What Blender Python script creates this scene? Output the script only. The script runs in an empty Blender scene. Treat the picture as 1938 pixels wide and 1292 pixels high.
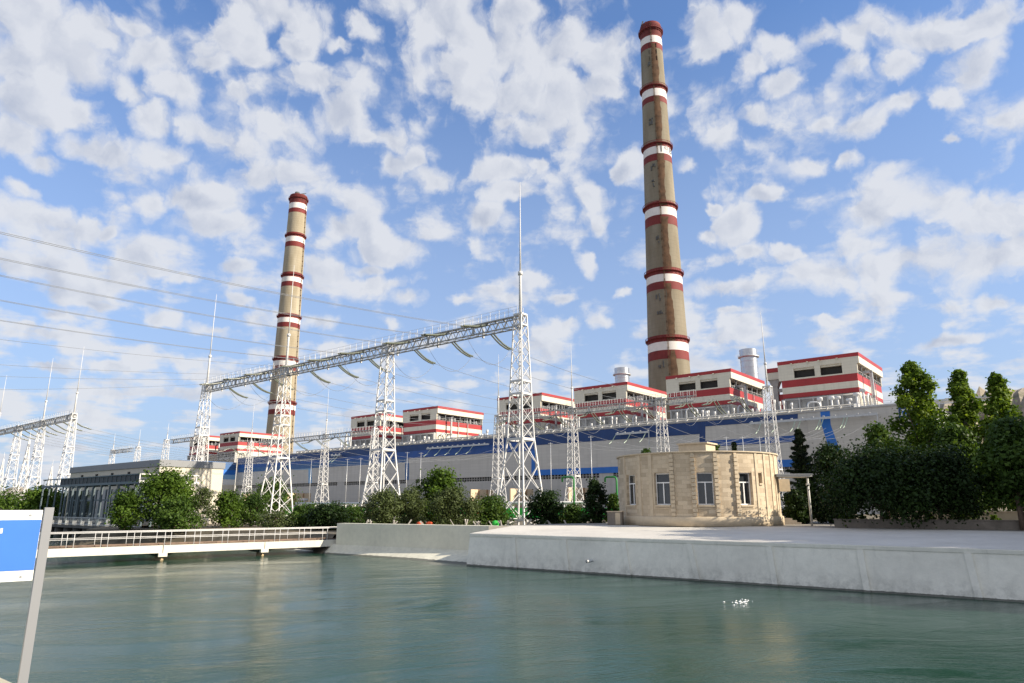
import bpy, bmesh, math, random
import numpy as np
from mathutils import Vector, Matrix
R = math.radians
rng = random.Random(7)
# ------------------------------------------------------------------ camera, sky, sun, exposure
sc = bpy.context.scene
CAMZ = 1.4
PITCH = 13.53
cam_d = bpy.data.cameras.new('camera'); cam = bpy.data.objects.new('camera', cam_d)
sc.collection.objects.link(cam)
cam_d.lens = 24.0; cam_d.sensor_width = 36.0; cam_d.clip_start = 0.1; cam_d.clip_end = 20000
cam.location = (0, 0, CAMZ); cam.rotation_euler = (R(90 + PITCH), 0, 0)
sc.camera = cam
SUN_AZ, SUN_EL = 107.0, 27.0
sv = Vector((math.sin(R(SUN_AZ)) * math.cos(R(SUN_EL)), math.cos(R(SUN_AZ)) * math.cos(R(SUN_EL)), math.sin(R(SUN_EL))))
sd = bpy.data.lights.new('sun', 'SUN'); sd.energy = 5.0; sd.angle = R(0.5); sd.color = (1.0, 0.89, 0.72)
so = bpy.data.objects.new('sun', sd); sc.collection.objects.link(so)
so.rotation_euler = (-sv).to_track_quat('-Z', 'Y').to_euler()
sc.view_settings.view_transform = 'Standard'; sc.view_settings.look = 'None'
sc.view_settings.exposure = 0.68; sc.view_settings.gamma = 1.0

F = 1292.0; CP, SP = math.cos(R(PITCH)), math.sin(R(PITCH))
def ray(x, y):
    b = 646 - y
    return x - 969, F * CP - b * SP, F * SP + b * CP
def on_z(x, y, z):
    r = ray(x, y); k = (z - CAMZ) / r[2]; return Vector((r[0] * k, r[1] * k, z))
def on_Y(x, y, Y):
    r = ray(x, y); k = Y / r[1]; return Vector((r[0] * k, Y, CAMZ + r[2] * k))
AZ = R(39.4)
D2 = (math.sin(AZ), math.cos(AZ)); DU = (math.cos(AZ), -math.sin(AZ))
def W(u, v, z=0.0):
    return Vector((u * DU[0] + v * D2[0], u * DU[1] + v * D2[1], z))
def on_v(x, y, v):
    r = ray(x, y); k = v / (r[0] * D2[0] + r[1] * D2[1]); X, Y = r[0] * k, r[1] * k
    return X * DU[0] + Y * DU[1], CAMZ + r[2] * k

# ---- clouds: puffs placed by azimuth / elevation
CL = """60 40 150 70;130 130 90 60;40 130 70 60;60 200 90 60;20 260 90 45;300 110 110 65;250 50 45 30;340 165 75 50;290 220 50 35;180 280 90 35;80 300 70 25;
450 60 75 60;530 30 140 55;480 110 70 40;600 160 55 40;640 225 80 50;520 235 100 45;450 190 50 35;400 255 90 45;330 290 70 35;700 255 30 25;690 55 45 35;650 88 30 18;
380 365 120 45;300 370 50 40;480 330 50 38;420 420 100 40;60 400 110 45;30 350 60 26;150 425 45 35;735 260 32 32;745 310 35 28;
850 55 85 65;930 80 120 85;1030 110 105 85;960 180 95 60;1080 190 85 55;1140 110 55 55;980 28 80 35;1010 250 45 35;950 240 45 25;1150 170 40 35;
950 328 75 32;915 420 50 32;1010 310 35 25;960 370 50 25;820 338 60 32;780 300 25 25;700 430 70 32;745 470 80 32;640 425 40 25;
1120 370 50 40;1140 425 42 42;1120 490 32 26;620 510 50 32;700 530 90 32;785 560 50 26;1380 248 60 45;1440 215 45 32;1480 85 60 45;1425 120 40 30;
1640 60 105 65;1610 130 50 45;1750 60 115 55;1860 40 105 45;1850 130 80 50;1800 185 50 32;1700 120 60 45;1560 225 40 28;1620 235 100 38;1700 200 60 26;1535 315 50 28;1600 305 40 22;
1330 60 45 70;1390 35 60 40;1650 400 80 50;1760 385 120 50;1865 400 100 60;1560 515 100 42;1700 505 140 45;1850 490 110 50;1500 478 35 20;
1385 420 60 40;1450 378 40 22;1330 440 32 22;1340 380 25 15;1425 470 40 18;1340 550 60 24;1000 525 60 20;1060 615 50 24;1150 600 50 24;1370 600 45 15;
1800 640 110 18;1180 545 25 18;260 480 50 26;80 500 50 18;350 520 50 22;440 505 40 22;100 590 70 18;330 600 70 22;400 625 50 18;170 560 50 14;50 625 50 14;610 600 40 22;650 650 50 22;
230 690 60 16;90 680 60 14;330 690 50 16;1290 620 50 20;1420 640 60 14;1560 600 40 14;1900 560 50 20;820 640 50 18;880 560 40 18;740 610 40 16;1060 560 30 14;450 560 40 16;560 440 30 18;200 430 25 20;1250 200 50 60;1300 300 30 25;1180 320 25 22;1900 230 50 30;1790 270 35 14;
1480 160 50 30;1560 60 60 35;400 130 50 30;170 60 60 60;240 170 70 40;150 210 50 40;560 90 50 30;870 120 60 40;900 190 50 30;1080 250 40 20;700 500 40 20"""
blobs = []
for t in CL.replace('\n', '').split(';'):
    if not t.strip(): continue
    x, y, rx, ry = map(float, t.split())
    def ae(x, y):
        a, b, c = ray(x, y); return math.atan2(a, b), math.atan2(c, math.hypot(a, b))
    a0, e0 = ae(x, y); ra = (ae(x + rx, y)[0] - ae(x - rx, y)[0]) / 2; re_ = (ae(x, y - ry)[1] - ae(x, y + ry)[1]) / 2
    blobs.append((a0, e0, ra, re_))
world = bpy.data.worlds.new('World'); sc.world = world; world.use_nodes = True
try: world.cycles.sampling_method = 'MANUAL'; world.cycles.sample_map_resolution = 256
except Exception: pass
nt = world.node_tree; nt.nodes.clear()
class NT:
    def __init__(s, t): s.t = t
    def n(s, typ, **kw):
        o = s.t.nodes.new(typ)
        for k, v in kw.items():
            if k.startswith('i_'): o.inputs[int(k[2:])].default_value = v
            else: setattr(o, k, v)
        return o
    def l(s, a, b): s.t.links.new(a, b)
    def m(s, op, a, b=None, c=None, clamp=False):
        o = s.t.nodes.new('ShaderNodeMath'); o.operation = op; o.use_clamp = clamp
        for i, x in enumerate((a, b, c)):
            if x is None: continue
            if isinstance(x, (int, float)): o.inputs[i].default_value = x
            else: s.t.links.new(x, o.inputs[i])
        return o.outputs[0]
    def vm(s, op, a, b=None, c=None):
        o = s.t.nodes.new('ShaderNodeVectorMath'); o.operation = op
        for i, x in enumerate((a, b, c)):
            if x is None: continue
            if isinstance(x, (tuple, list)): o.inputs[i].default_value = x
            else: s.t.links.new(x, o.inputs[i])
        return o
    def ramp(s, fac, stops):
        o = s.t.nodes.new('ShaderNodeValToRGB'); s.t.links.new(fac, o.inputs[0])
        while len(o.color_ramp.elements) < len(stops): o.color_ramp.elements.new(0.5)
        for e, (p, c) in zip(o.color_ramp.elements, stops):
            e.position = p; e.color = (*c, 1) if len(c) == 3 else c
        return o.outputs[0]
    def mix(s, fac, a, b, typ='MIX'):
        o = s.t.nodes.new('ShaderNodeMix'); o.data_type = 'RGBA'; o.blend_type = typ
        for i, x in ((0, fac), (6, a), (7, b)):
            if isinstance(x, (int, float)): o.inputs[i].default_value = x
            elif isinstance(x, (tuple, list)): o.inputs[i].default_value = (*x[:3], 1)
            else: s.t.links.new(x, o.inputs[i])
        return o.outputs[2]
    def noise(s, vec, scale, detail=4, rough=0.55, dist=0.0):
        o = s.t.nodes.new('ShaderNodeTexNoise'); o.inputs['Scale'].default_value = scale
        o.inputs['Detail'].default_value = detail; o.inputs['Roughness'].default_value = rough
        o.inputs['Distortion'].default_value = dist
        if vec is not None: s.t.links.new(vec, o.inputs['Vector'])
        return o
w = NT(nt)
out = w.n('ShaderNodeOutputWorld')
sky = w.n('ShaderNodeTexSky'); sky.sky_type = 'NISHITA'; sky.sun_disc = False
sky.sun_elevation = R(SUN_EL); sky.sun_rotation = R(SUN_AZ); sky.altitude = 50; sky.air_density = 1.0; sky.dust_density = 1.6; sky.ozone_density = 2.0
tc = w.n('ShaderNodeTexCoord')
sep = w.n('ShaderNodeSeparateXYZ'); w.l(tc.outputs['Generated'], sep.inputs[0])
az = w.m('ARCTAN2', sep.outputs[0], sep.outputs[1]); el = w.m('ARCSINE', sep.outputs[2])
cmb = w.n('ShaderNodeCombineXYZ'); w.l(az, cmb.inputs[0]); w.l(el, cmb.inputs[1])
wn = w.noise(cmb.outputs[0], 9.0, 5, 0.6)
wv = w.vm('SUBTRACT', wn.outputs['Color'], (0.5, 0.5, 0.5))
wv2 = w.vm('MULTIPLY', wv.outputs[0], (0.10, 0.075, 0))
pos = w.vm('ADD', cmb.outputs[0], wv2.outputs[0]).outputs[0]
acc = None
for a0, e0, ra, re_ in blobs:
    q = w.vm('MULTIPLY_ADD', pos, (1 / ra, 1 / re_, 0), (-a0 / ra, -e0 / re_, 0))
    L = w.vm('LENGTH', q.outputs[0]).outputs['Value']
    acc = L if acc is None else w.m('SMOOTH_MIN', acc, L, 0.15)
# puffs for the rest of the sky, on a flat cloud layer
inv = w.m('DIVIDE', 1.0, w.m('MAXIMUM', w.m('ADD', sep.outputs[2], 0.10), 0.05))
pc = w.vm('MULTIPLY', tc.outputs['Generated'], None); w.l(inv, pc.inputs[1])
gen = w.noise(pc.outputs[0], 3.2, 5, 0.55)
g1 = w.m('SUBTRACT', 2.56, w.m('MULTIPLY', gen.outputs['Fac'], 3.1))      # ~ 'distance' like measure
elm = w.m('MULTIPLY', w.m('SUBTRACT', 0.32, el), 2.2, clamp=True)
behind = w.m('SUBTRACT', 0.25, sep.outputs[1], clamp=True)      # unseen extra cloud added behind the viewer to neutralise the blue fill light
g2 = w.m('SUBTRACT', w.m('SUBTRACT', g1, w.m('MULTIPLY', elm, 0.26)), w.m('MULTIPLY', behind, 1.1))
acc = w.m('SMOOTH_MIN', acc, g2, 0.2)
def voro(vec, scale):
    o = w.n('ShaderNodeTexVoronoi'); o.feature = 'F1'; o.inputs['Scale'].default_value = scale
    w.l(vec, o.inputs['Vector']); return o.outputs['Distance']
def billow(vec):
    f_ = w.noise(vec, 22.0, 8, 0.60)
    wp = w.vm('ADD', vec, w.vm('MULTIPLY', w.vm('SUBTRACT', f_.outputs['Color'], (0.5, 0.5, 0.5)).outputs[0], (0.035, 0.035, 0)).outputs[0]).outputs[0]
    a_ = w.m('MULTIPLY', w.m('SUBTRACT', 0.42, voro(wp, 13.0)), 1.05)
    b_ = w.m('MULTIPLY', w.m('SUBTRACT', 0.42, voro(wp, 34.0)), 0.42)
    c_ = w.m('MULTIPLY', w.m('SUBTRACT', f_.outputs['Fac'], 0.5), 1.25)
    return w.m('ADD', w.m('ADD', a_, b_), c_)
b0 = billow(pos)
b1 = billow(w.vm('ADD', pos, (0.016, 0.013, 0)).outputs[0])
dens = w.m('ADD', w.m('SUBTRACT', 1.10, acc), b0)
mr = w.n('ShaderNodeMapRange'); mr.interpolation_type = 'SMOOTHSTEP'; w.l(dens, mr.inputs[0])
mr.inputs[1].default_value = -0.20; mr.inputs[2].default_value = 0.50
cov = w.m('MULTIPLY', mr.outputs[0], 0.92)
# cloud shading: relief towards the sun, thick middles a touch greyer
rel = w.m('MULTIPLY', w.m('SUBTRACT', b1, b0), 1.1)
shn = w.noise(pos, 5.0, 3, 0.5)
thick = w.m('ADD', w.m('ADD', 0.10, rel), w.m('MULTIPLY', w.m('MULTIPLY', w.m('SUBTRACT', dens, 0.35), shn.outputs['Fac']), 0.95), clamp=True)
CW = 0.60
ccol = w.mix(thick, (0.80 * CW, 0.82 * CW, 0.87 * CW), (0.50 * CW, 0.55 * CW, 0.67 * CW))
skyc = w.vm('MULTIPLY', sky.outputs[0], (0.066, 0.100, 0.140)).outputs[0]
# clear air: pale near horizon
hz = w.n('ShaderNodeMapRange'); w.l(el, hz.inputs[0]); hz.inputs[1].default_value = 0.0; hz.inputs[2].default_value = 0.65; hz.inputs[3].default_value = 0.85; hz.inputs[4].default_value = 0.10
skyc = w.mix(hz.outputs[0], skyc, (0.32, 0.38, 0.49))
fin = w.mix(cov, skyc, ccol)
bg = w.n('ShaderNodeBackground'); w.l(fin, bg.inputs[0]); bg.inputs[1].default_value = 1.0
w.l(bg.outputs[0], out.inputs[0])

# ------------------------------------------------------------------ materials
def bare(name):
    m = bpy.data.materials.new(name); m.use_nodes = True; t = NT(m.node_tree); m.node_tree.nodes.clear()
    o = t.n('ShaderNodeOutputMaterial'); b = t.n('ShaderNodeBsdfPrincipled'); t.l(b.outputs[0], o.inputs[0])
    return m, t, b, o
def mat(name, col, rough=0.6, metal=0.0, var=0.12, scale=0.6, streak=0.0, bump=0.0, bscale=8.0, dirt=None, spec=0.4):
    m, t, b, o = bare(name)
    g = t.n('ShaderNodeNewGeometry').outputs['Position']
    n1 = t.noise(g, scale, 5, 0.6)
    dark = tuple(c * (1 - var) for c in col); lite = tuple(min(1, c * (1 + var)) for c in col)
    c = t.ramp(n1.outputs['Fac'], [(0.3, dark), (0.7, lite)])
    if streak > 0:
        sc_ = t.vm('MULTIPLY', g, (1.3, 1.3, 0.06)).outputs[0]
        n2 = t.noise(sc_, 1.6, 5, 0.65)
        k = t.m('MULTIPLY', t.m('SUBTRACT', n2.outputs['Fac'], 0.48), 3.2, clamp=True)
        c = t.mix(t.m('MULTIPLY', k, streak), c, dirt or tuple(x * 0.35 for x in col))
    t.l(c, b.inputs['Base Color'])
    b.inputs['Roughness'].default_value = rough; b.inputs['Metallic'].default_value = metal
    b.inputs['Specular IOR Level'].default_value = spec
    if bump > 0:
        n3 = t.noise(g, bscale, 5, 0.6); bp = t.n('ShaderNodeBump'); bp.inputs['Strength'].default_value = bump
        bp.inputs['Distance'].default_value = 0.05; t.l(n3.outputs['Fac'], bp.inputs['Height']); t.l(bp.outputs[0], b.inputs['Normal'])
    return m
M = {}
M['white_steel'] = mat('white painted steel', (0.62, 0.61, 0.60), 0.45, var=0.06)
M['galv'] = mat('galvanised steel', (0.50, 0.51, 0.52), 0.42, 0.35, var=0.15, scale=2)
M['beamgrey'] = mat('weathered beam steel', (0.36, 0.365, 0.37), 0.5, 0.2, var=0.2, scale=1.5)
M['darksteel'] = mat('dark wire', (0.10, 0.10, 0.11), 0.5, 0.3)
M['wire'] = mat('aluminium conductor', (0.22, 0.23, 0.25), 0.5, 0.4)
M['glass_ins'] = mat('olive glass insulator', (0.14, 0.155, 0.12), 0.25, spec=0.6, var=0.2, scale=6)
M['mint_ins'] = mat('pale green glass insulator', (0.42, 0.52, 0.40), 0.3, var=0.2, scale=6)
M['red'] = mat('dark red cladding', (0.34, 0.028, 0.030), 0.5, var=0.10, scale=0.2, streak=0.15)
M['cream'] = mat('cream cladding', (0.70, 0.65, 0.54), 0.55, var=0.05, scale=0.2, streak=0.12)
M['greyclad'] = mat('grey roof plant cladding', (0.42, 0.41, 0.39), 0.55, var=0.12, scale=0.3, streak=0.3)
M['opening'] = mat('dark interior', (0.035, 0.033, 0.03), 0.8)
M['navy'] = mat('navy cladding', (0.010, 0.045, 0.165), 0.45, var=0.14, scale=0.3)
M['royal'] = mat('royal blue cladding', (0.020, 0.085, 0.31), 0.45, var=0.12, scale=0.3)
M['midblue'] = mat('mid blue cladding', (0.045, 0.125, 0.30), 0.45, var=0.12, scale=0.3)
M['brightblue'] = mat('bright blue cladding', (0.02, 0.15, 0.52), 0.45, var=0.10, scale=0.3)
M['sky_panel'] = mat('light blue cladding', (0.22, 0.42, 0.66), 0.45, var=0.06, scale=0.3)
M['whitepanel'] = mat('white cladding', (0.72, 0.72, 0.70), 0.5, var=0.05)
M['silver'] = mat('silver stack sheet', (0.50, 0.51, 0.53), 0.30, 0.85, var=0.08, scale=0.8)
M['concrete'] = mat('bridge concrete', (0.66, 0.63, 0.56), 0.75, var=0.08, scale=1.2, streak=0.25, bump=0.15)
M['pier'] = mat('ochre pier concrete', (0.40, 0.31, 0.19), 0.85, var=0.2, scale=2, bump=0.3)
M['darkconc'] = mat('dark wet concrete', (0.10, 0.10, 0.095), 0.8, var=0.3, scale=1.0)
M['deck'] = mat('rusty deck', (0.16, 0.11, 0.08), 0.85, var=0.3, scale=2)
M['bluegrey'] = mat('blue grey steel frame', (0.09, 0.125, 0.145), 0.5, var=0.12)
M['capgrey'] = mat('grey parapet sheet', (0.22, 0.225, 0.235), 0.5, var=0.05)
M['capdark'] = mat('dark screen fascia', (0.05, 0.055, 0.06), 0.6)
M['pumpwall'] = mat('pump house cladding', (0.56, 0.51, 0.42), 0.6, var=0.04, streak=0.08)
M['glass'] = mat('dark window glass', (0.03, 0.035, 0.04), 0.08, spec=0.8, var=0.3)
M['frame_w'] = mat('white window frame', (0.80, 0.80, 0.80), 0.4, var=0.03)
M['curtain'] = mat('grey curtain', (0.30, 0.31, 0.33), 0.9, var=0.2, scale=4)
M['beige'] = mat('beige fire wall', (0.60, 0.47, 0.32), 0.7, var=0.08)
M['brownstrip'] = mat('brown post', (0.36, 0.22, 0.12), 0.7)
M['green'] = mat('green pipe paint', (0.03, 0.22, 0.05), 0.45)
M['greennet'] = mat('bright green netting', (0.05, 0.52, 0.07), 0.8, var=0.3, scale=3)
M['orange'] = mat('orange plastic', (0.60, 0.09, 0.03), 0.7)
M['bark'] = mat('bark', (0.14, 0.10, 0.075), 0.9, var=0.3, scale=6, bump=0.5)
M['palebark'] = mat('pale bark', (0.33, 0.30, 0.25), 0.9, var=0.3, scale=6, bump=0.5)
M['stonelow'] = mat('planter stone', (0.22, 0.19, 0.16), 0.85, var=0.2, scale=1.5, bump=0.3)
M['ground'] = mat('dry yard ground', (0.15, 0.125, 0.085), 0.95, var=0.35, scale=0.25, bump=0.4, bscale=3)
M['bankearth'] = mat('dark bank earth', (0.10, 0.085, 0.06), 0.95, var=0.4, scale=1.2, bump=0.5)
M['paving'] = mat('terrace paving', (0.30, 0.28, 0.25), 0.9, var=0.15, scale=0.8)
M['quay'] = mat('quay stone', (0.50, 0.45, 0.34), 0.85, var=0.1)
M['transformer'] = mat('transformer grey', (0.45, 0.46, 0.46), 0.5, var=0.15)
M['rubble'] = mat('pale rubble', (0.45, 0.42, 0.38), 0.9, var=0.3, scale=3)
M['canopy'] = mat('canopy paint', (0.55, 0.54, 0.50), 0.6)
M['signwhite'] = mat('sign white', (0.80, 0.80, 0.78), 0.35, var=0.02)
M['signblue'] = mat('sign blue', (0.055, 0.18, 0.66), 0.3, var=0.05, scale=3)
M['signpost'] = mat('sign post paint', (0.28, 0.285, 0.30), 0.35, 0.2, var=0.05)
M['fleck'] = mat('white foam', (0.9, 0.9, 0.9), 0.5)

# hall wall panels with seams
def panelmat(name, col, pw, ph, var=0.04):
    m, t, b, o = bare(name)
    tcn = t.n('ShaderNodeTexCoord'); s = t.n('ShaderNodeSeparateXYZ'); t.l(tcn.outputs['Object'], s.inputs[0])
    c = t.n('ShaderNodeCombineXYZ'); t.l(t.m('ADD', s.outputs[0], s.outputs[1]), c.inputs[0]); t.l(s.outputs[2], c.inputs[1])
    br = t.n('ShaderNodeTexBrick'); t.l(c.outputs[0], br.inputs['Vector']); br.offset = 0.0
    br.inputs['Scale'].default_value = 1.0; br.inputs['Brick Width'].default_value = pw; br.inputs['Row Height'].default_value = ph
    br.inputs['Mortar Size'].default_value = 0.05; br.inputs['Mortar Smooth'].default_value = 0.3
    br.inputs['Color1'].default_value = (*[x * (1 - var) for x in col], 1); br.inputs['Color2'].default_value = (*[x * (1 + var) for x in col], 1)
    br.inputs['Mortar'].default_value = (*[x * 0.87 for x in col], 1)
    g = t.vm('MULTIPLY', tcn.outputs['Object'], (0.6, 0.6, 0.03)).outputs[0]
    n = t.noise(g, 0.9, 5, 0.6)
    k = t.m('MULTIPLY', t.m('SUBTRACT', n.outputs['Fac'], 0.5), 1.6, clamp=True)
    cc = t.mix(k, br.outputs[0], tuple(x * 0.62 for x in col))
    t.l(cc, b.inputs['Base Color']); b.inputs['Roughness'].default_value = 0.5
    return m
M['hall'] = panelmat('hall wall panels', (0.54, 0.515, 0.475), 6.0, 1.2)
M['cream'] = panelmat('cream cladding sheets', (0.64, 0.59, 0.48), 2.6, 1.15, 0.025)
M['hallgrey'] = panelmat('hall base panels', (0.47, 0.45, 0.42), 6.0, 2.0)

def stonemat():
    m, t, b, o = bare('limestone blocks')
    uv = t.n('ShaderNodeUVMap'); uv.uv_map = 'UVMap'
    br = t.n('ShaderNodeTexBrick'); t.l(uv.outputs[0], br.inputs['Vector']); br.offset = 0.5
    br.inputs['Scale'].default_value = 1.0; br.inputs['Brick Width'].default_value = 0.72; br.inputs['Row Height'].default_value = 0.30
    br.inputs['Mortar Size'].default_value = 0.008; br.inputs['Mortar Smooth'].default_value = 0.2; br.inputs['Bias'].default_value = -0.05
    br.inputs['Color1'].default_value = (0.63, 0.525, 0.385, 1); br.inputs['Color2'].default_value = (0.39, 0.31, 0.215, 1)
    br.inputs['Mortar'].default_value = (0.36, 0.29, 0.20, 1)
    n = t.noise(uv.outputs[0], 1.1, 5, 0.6); n2 = t.noise(uv.outputs[0], 14, 4, 0.6)
    c = t.mix(t.m('MULTIPLY', n.outputs['Fac'], 0.35), br.outputs[0], (0.56, 0.44, 0.30))
    c = t.mix(0.35, c, t.ramp(n2.outputs['Fac'], [(0.3, (0.6, 0.6, 0.6)), (0.7, (1.0, 1.0, 1.0))]), 'MULTIPLY')
    t.l(c, b.inputs['Base Color']); b.inputs['Roughness'].default_value = 0.85
    bp = t.n('ShaderNodeBump'); bp.inputs['Strength'].default_value = 0.4; bp.inputs['Distance'].default_value = 0.02
    t.l(br.outputs['Fac'], bp.inputs['Height']); bp.invert = True; t.l(bp.outputs[0], b.inputs['Normal'])
    return m
M['stone'] = stonemat()
M['stoneplain'] = mat('limestone trim', (0.54, 0.445, 0.32), 0.85, var=0.1, scale=3, bump=0.2)

def chimney_mat(name, k_):
    m, t, b, o = bare(name)
    tcn = t.n('ShaderNodeTexCoord'); s = t.n('ShaderNodeSeparateXYZ'); t.l(tcn.outputs['Object'], s.inputs[0])
    g = tcn.outputs['Object']
    n1 = t.noise(t.vm('MULTIPLY', g, (1, 1, 0.25)).outputs[0], 0.12, 6, 0.6)
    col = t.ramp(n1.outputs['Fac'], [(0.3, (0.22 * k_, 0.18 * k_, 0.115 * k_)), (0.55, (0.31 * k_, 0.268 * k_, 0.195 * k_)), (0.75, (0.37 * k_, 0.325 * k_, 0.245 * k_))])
    ring = t.m('FRACT', t.m('MULTIPLY', s.outputs[2], 1 / 2.5))
    seam = t.m('LESS_THAN', ring, 0.10)
    col = t.mix(t.m('MULTIPLY', seam, 0.22), col, (0.12, 0.10, 0.07))
    n2 = t.noise(t.vm('MULTIPLY', g, (0.5, 0.5, 0.02)).outputs[0], 1.0, 5, 0.65)
    k = t.m('MULTIPLY', t.m('SUBTRACT', n2.outputs['Fac'], 0.50), 2.2, clamp=True)
    col = t.mix(t.m('MULTIPLY', k, 0.45 / k_), col, (0.16, 0.13, 0.09))
    t.l(col, b.inputs['Base Color']); b.inputs['Roughness'].default_value = 0.9
    return m
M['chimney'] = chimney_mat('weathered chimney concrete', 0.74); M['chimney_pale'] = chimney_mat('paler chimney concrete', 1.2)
M['soot'] = mat('sooty maroon cap', (0.12, 0.022, 0.02), 0.85, var=0.3, scale=0.3, streak=0.5)
M['chimred'] = mat('faded red band', (0.17, 0.024, 0.022), 0.75, var=0.2, scale=0.15, streak=0.35)
M['chimwhite'] = mat('faded white band', (0.72, 0.69, 0.65), 0.75, var=0.08, scale=0.15, streak=0.2, dirt=(0.4, 0.36, 0.32))
M['rust'] = mat('rust stain', (0.10, 0.055, 0.03), 0.9, var=0.4, scale=0.3)

def wallmat(name, col, seed=0.0, dirt=0.5):
    m, t, b, o = bare(name)
    g = t.n('ShaderNodeNewGeometry').outputs['Position']
    n1 = t.noise(g, 0.35, 6, 0.65); n2 = t.noise(g, 3.0, 6, 0.7)
    c = t.ramp(n1.outputs['Fac'], [(0.3, tuple(x * 0.86 for x in col)), (0.7, tuple(x * 1.06 for x in col))])
    c = t.mix(0.28, c, t.ramp(n2.outputs['Fac'], [(0.35, (0.72, 0.73, 0.73)), (0.6, (1, 1, 1))]), 'MULTIPLY')
    s = t.n('ShaderNodeSeparateXYZ'); t.l(g, s.inputs[0])
    low = t.n('ShaderNodeMapRange'); t.l(s.outputs[2], low.inputs[0]); low.inputs[1].default_value = -1.55; low.inputs[2].default_value = -2.5; 
    n3 = t.noise(g, 2.2, 7, 0.7)
    k = t.m('MULTIPLY', low.outputs[0], t.m('MULTIPLY', t.m('SUBTRACT', n3.outputs['Fac'], 0.40), 4.0, clamp=True))
    c = t.mix(t.m('MULTIPLY', k, dirt), c, (0.10, 0.11, 0.10))
    nd = t.noise(t.vm('MULTIPLY', g, (1.6, 1.6, 0.10)).outputs[0], 1.5, 6, 0.7)
    c = t.mix(t.m('MULTIPLY', t.m('MULTIPLY', t.m('SUBTRACT', nd.outputs['Fac'], 0.56), 4.0, clamp=True), 0.30 * (1 if dirt > 0 else 0)), c, (0.30, 0.30, 0.27))
    wet = t.m('LESS_THAN', t.m('ADD', s.outputs[2], t.m('MULTIPLY', n2.outputs['Fac'], 0.10)), -2.36)
    c = t.mix(t.m('MULTIPLY', wet, 0.85), c, (0.05, 0.055, 0.045))
    t.l(c, b.inputs['Base Color']); b.inputs['Roughness'].default_value = 0.8
    bp = t.n('ShaderNodeBump'); bp.inputs['Strength'].default_value = 0.35; bp.inputs['Distance'].default_value = 0.04
    t.l(n2.outputs['Fac'], bp.inputs['Height']); t.l(bp.outputs[0], b.inputs['Normal'])
    return m
M['embank'] = wallmat('whitewashed embankment', (0.82, 0.80, 0.72), dirt=0.5)
M['embankl'] = wallmat('painted embankment', (0.74, 0.71, 0.58), dirt=0.3)
M['crest'] = wallmat('white crest slope', (0.60, 0.57, 0.52), dirt=0.0)

def leafmat(name, c1, c2, c3, trans=0.35):
    m = bpy.data.materials.new(name); m.use_nodes = True; t = NT(m.node_tree); m.node_tree.nodes.clear()
    o = t.n('ShaderNodeOutputMaterial')
    at = t.n('ShaderNodeAttribute'); at.attribute_name = 'tone'; at.attribute_type = 'GEOMETRY'
    col = t.ramp(at.outputs['Fac'], [(0.0, c1), (0.5, c2), (1.0, c3)])
    p = t.n('ShaderNodeBsdfPrincipled'); t.l(col, p.inputs['Base Color']); p.inputs['Roughness'].default_value = 0.5
    p.inputs['Specular IOR Level'].default_value = 0.12
    tr = t.n('ShaderNodeBsdfTranslucent'); t.l(t.mix(1.0, col, (1.5, 1.45, 0.6), 'MULTIPLY'), tr.inputs[0])
    mx = t.n('ShaderNodeMixShader'); mx.inputs[0].default_value = trans
    t.l(p.outputs[0], mx.inputs[1]); t.l(tr.outputs[0], mx.inputs[2]); t.l(mx.outputs[0], o.inputs[0])
    return m
M['leaf_bright'] = leafmat('bright green leaves', (0.028, 0.055, 0.008), (0.060, 0.110, 0.015), (0.115, 0.185, 0.028))
M['leaf_mid'] = leafmat('mid green leaves', (0.03, 0.06, 0.012), (0.055, 0.10, 0.02), (0.10, 0.16, 0.03))
M['leaf_dark'] = leafmat('dark green leaves', (0.010, 0.020, 0.006), (0.018, 0.036, 0.010), (0.034, 0.064, 0.015), 0.22)
M['leaf_olive'] = leafmat('olive leaves', (0.038, 0.052, 0.016), (0.070, 0.092, 0.032), (0.11, 0.14, 0.055), 0.2)
M['leaf_needle'] = leafmat('dark needles', (0.010, 0.017, 0.009), (0.018, 0.030, 0.014), (0.03, 0.045, 0.02), 0.1)
M['leaf_plane'] = leafmat('plane tree leaves', (0.045, 0.085, 0.01), (0.095, 0.16, 0.02), (0.17, 0.24, 0.032), 0.42)

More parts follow.
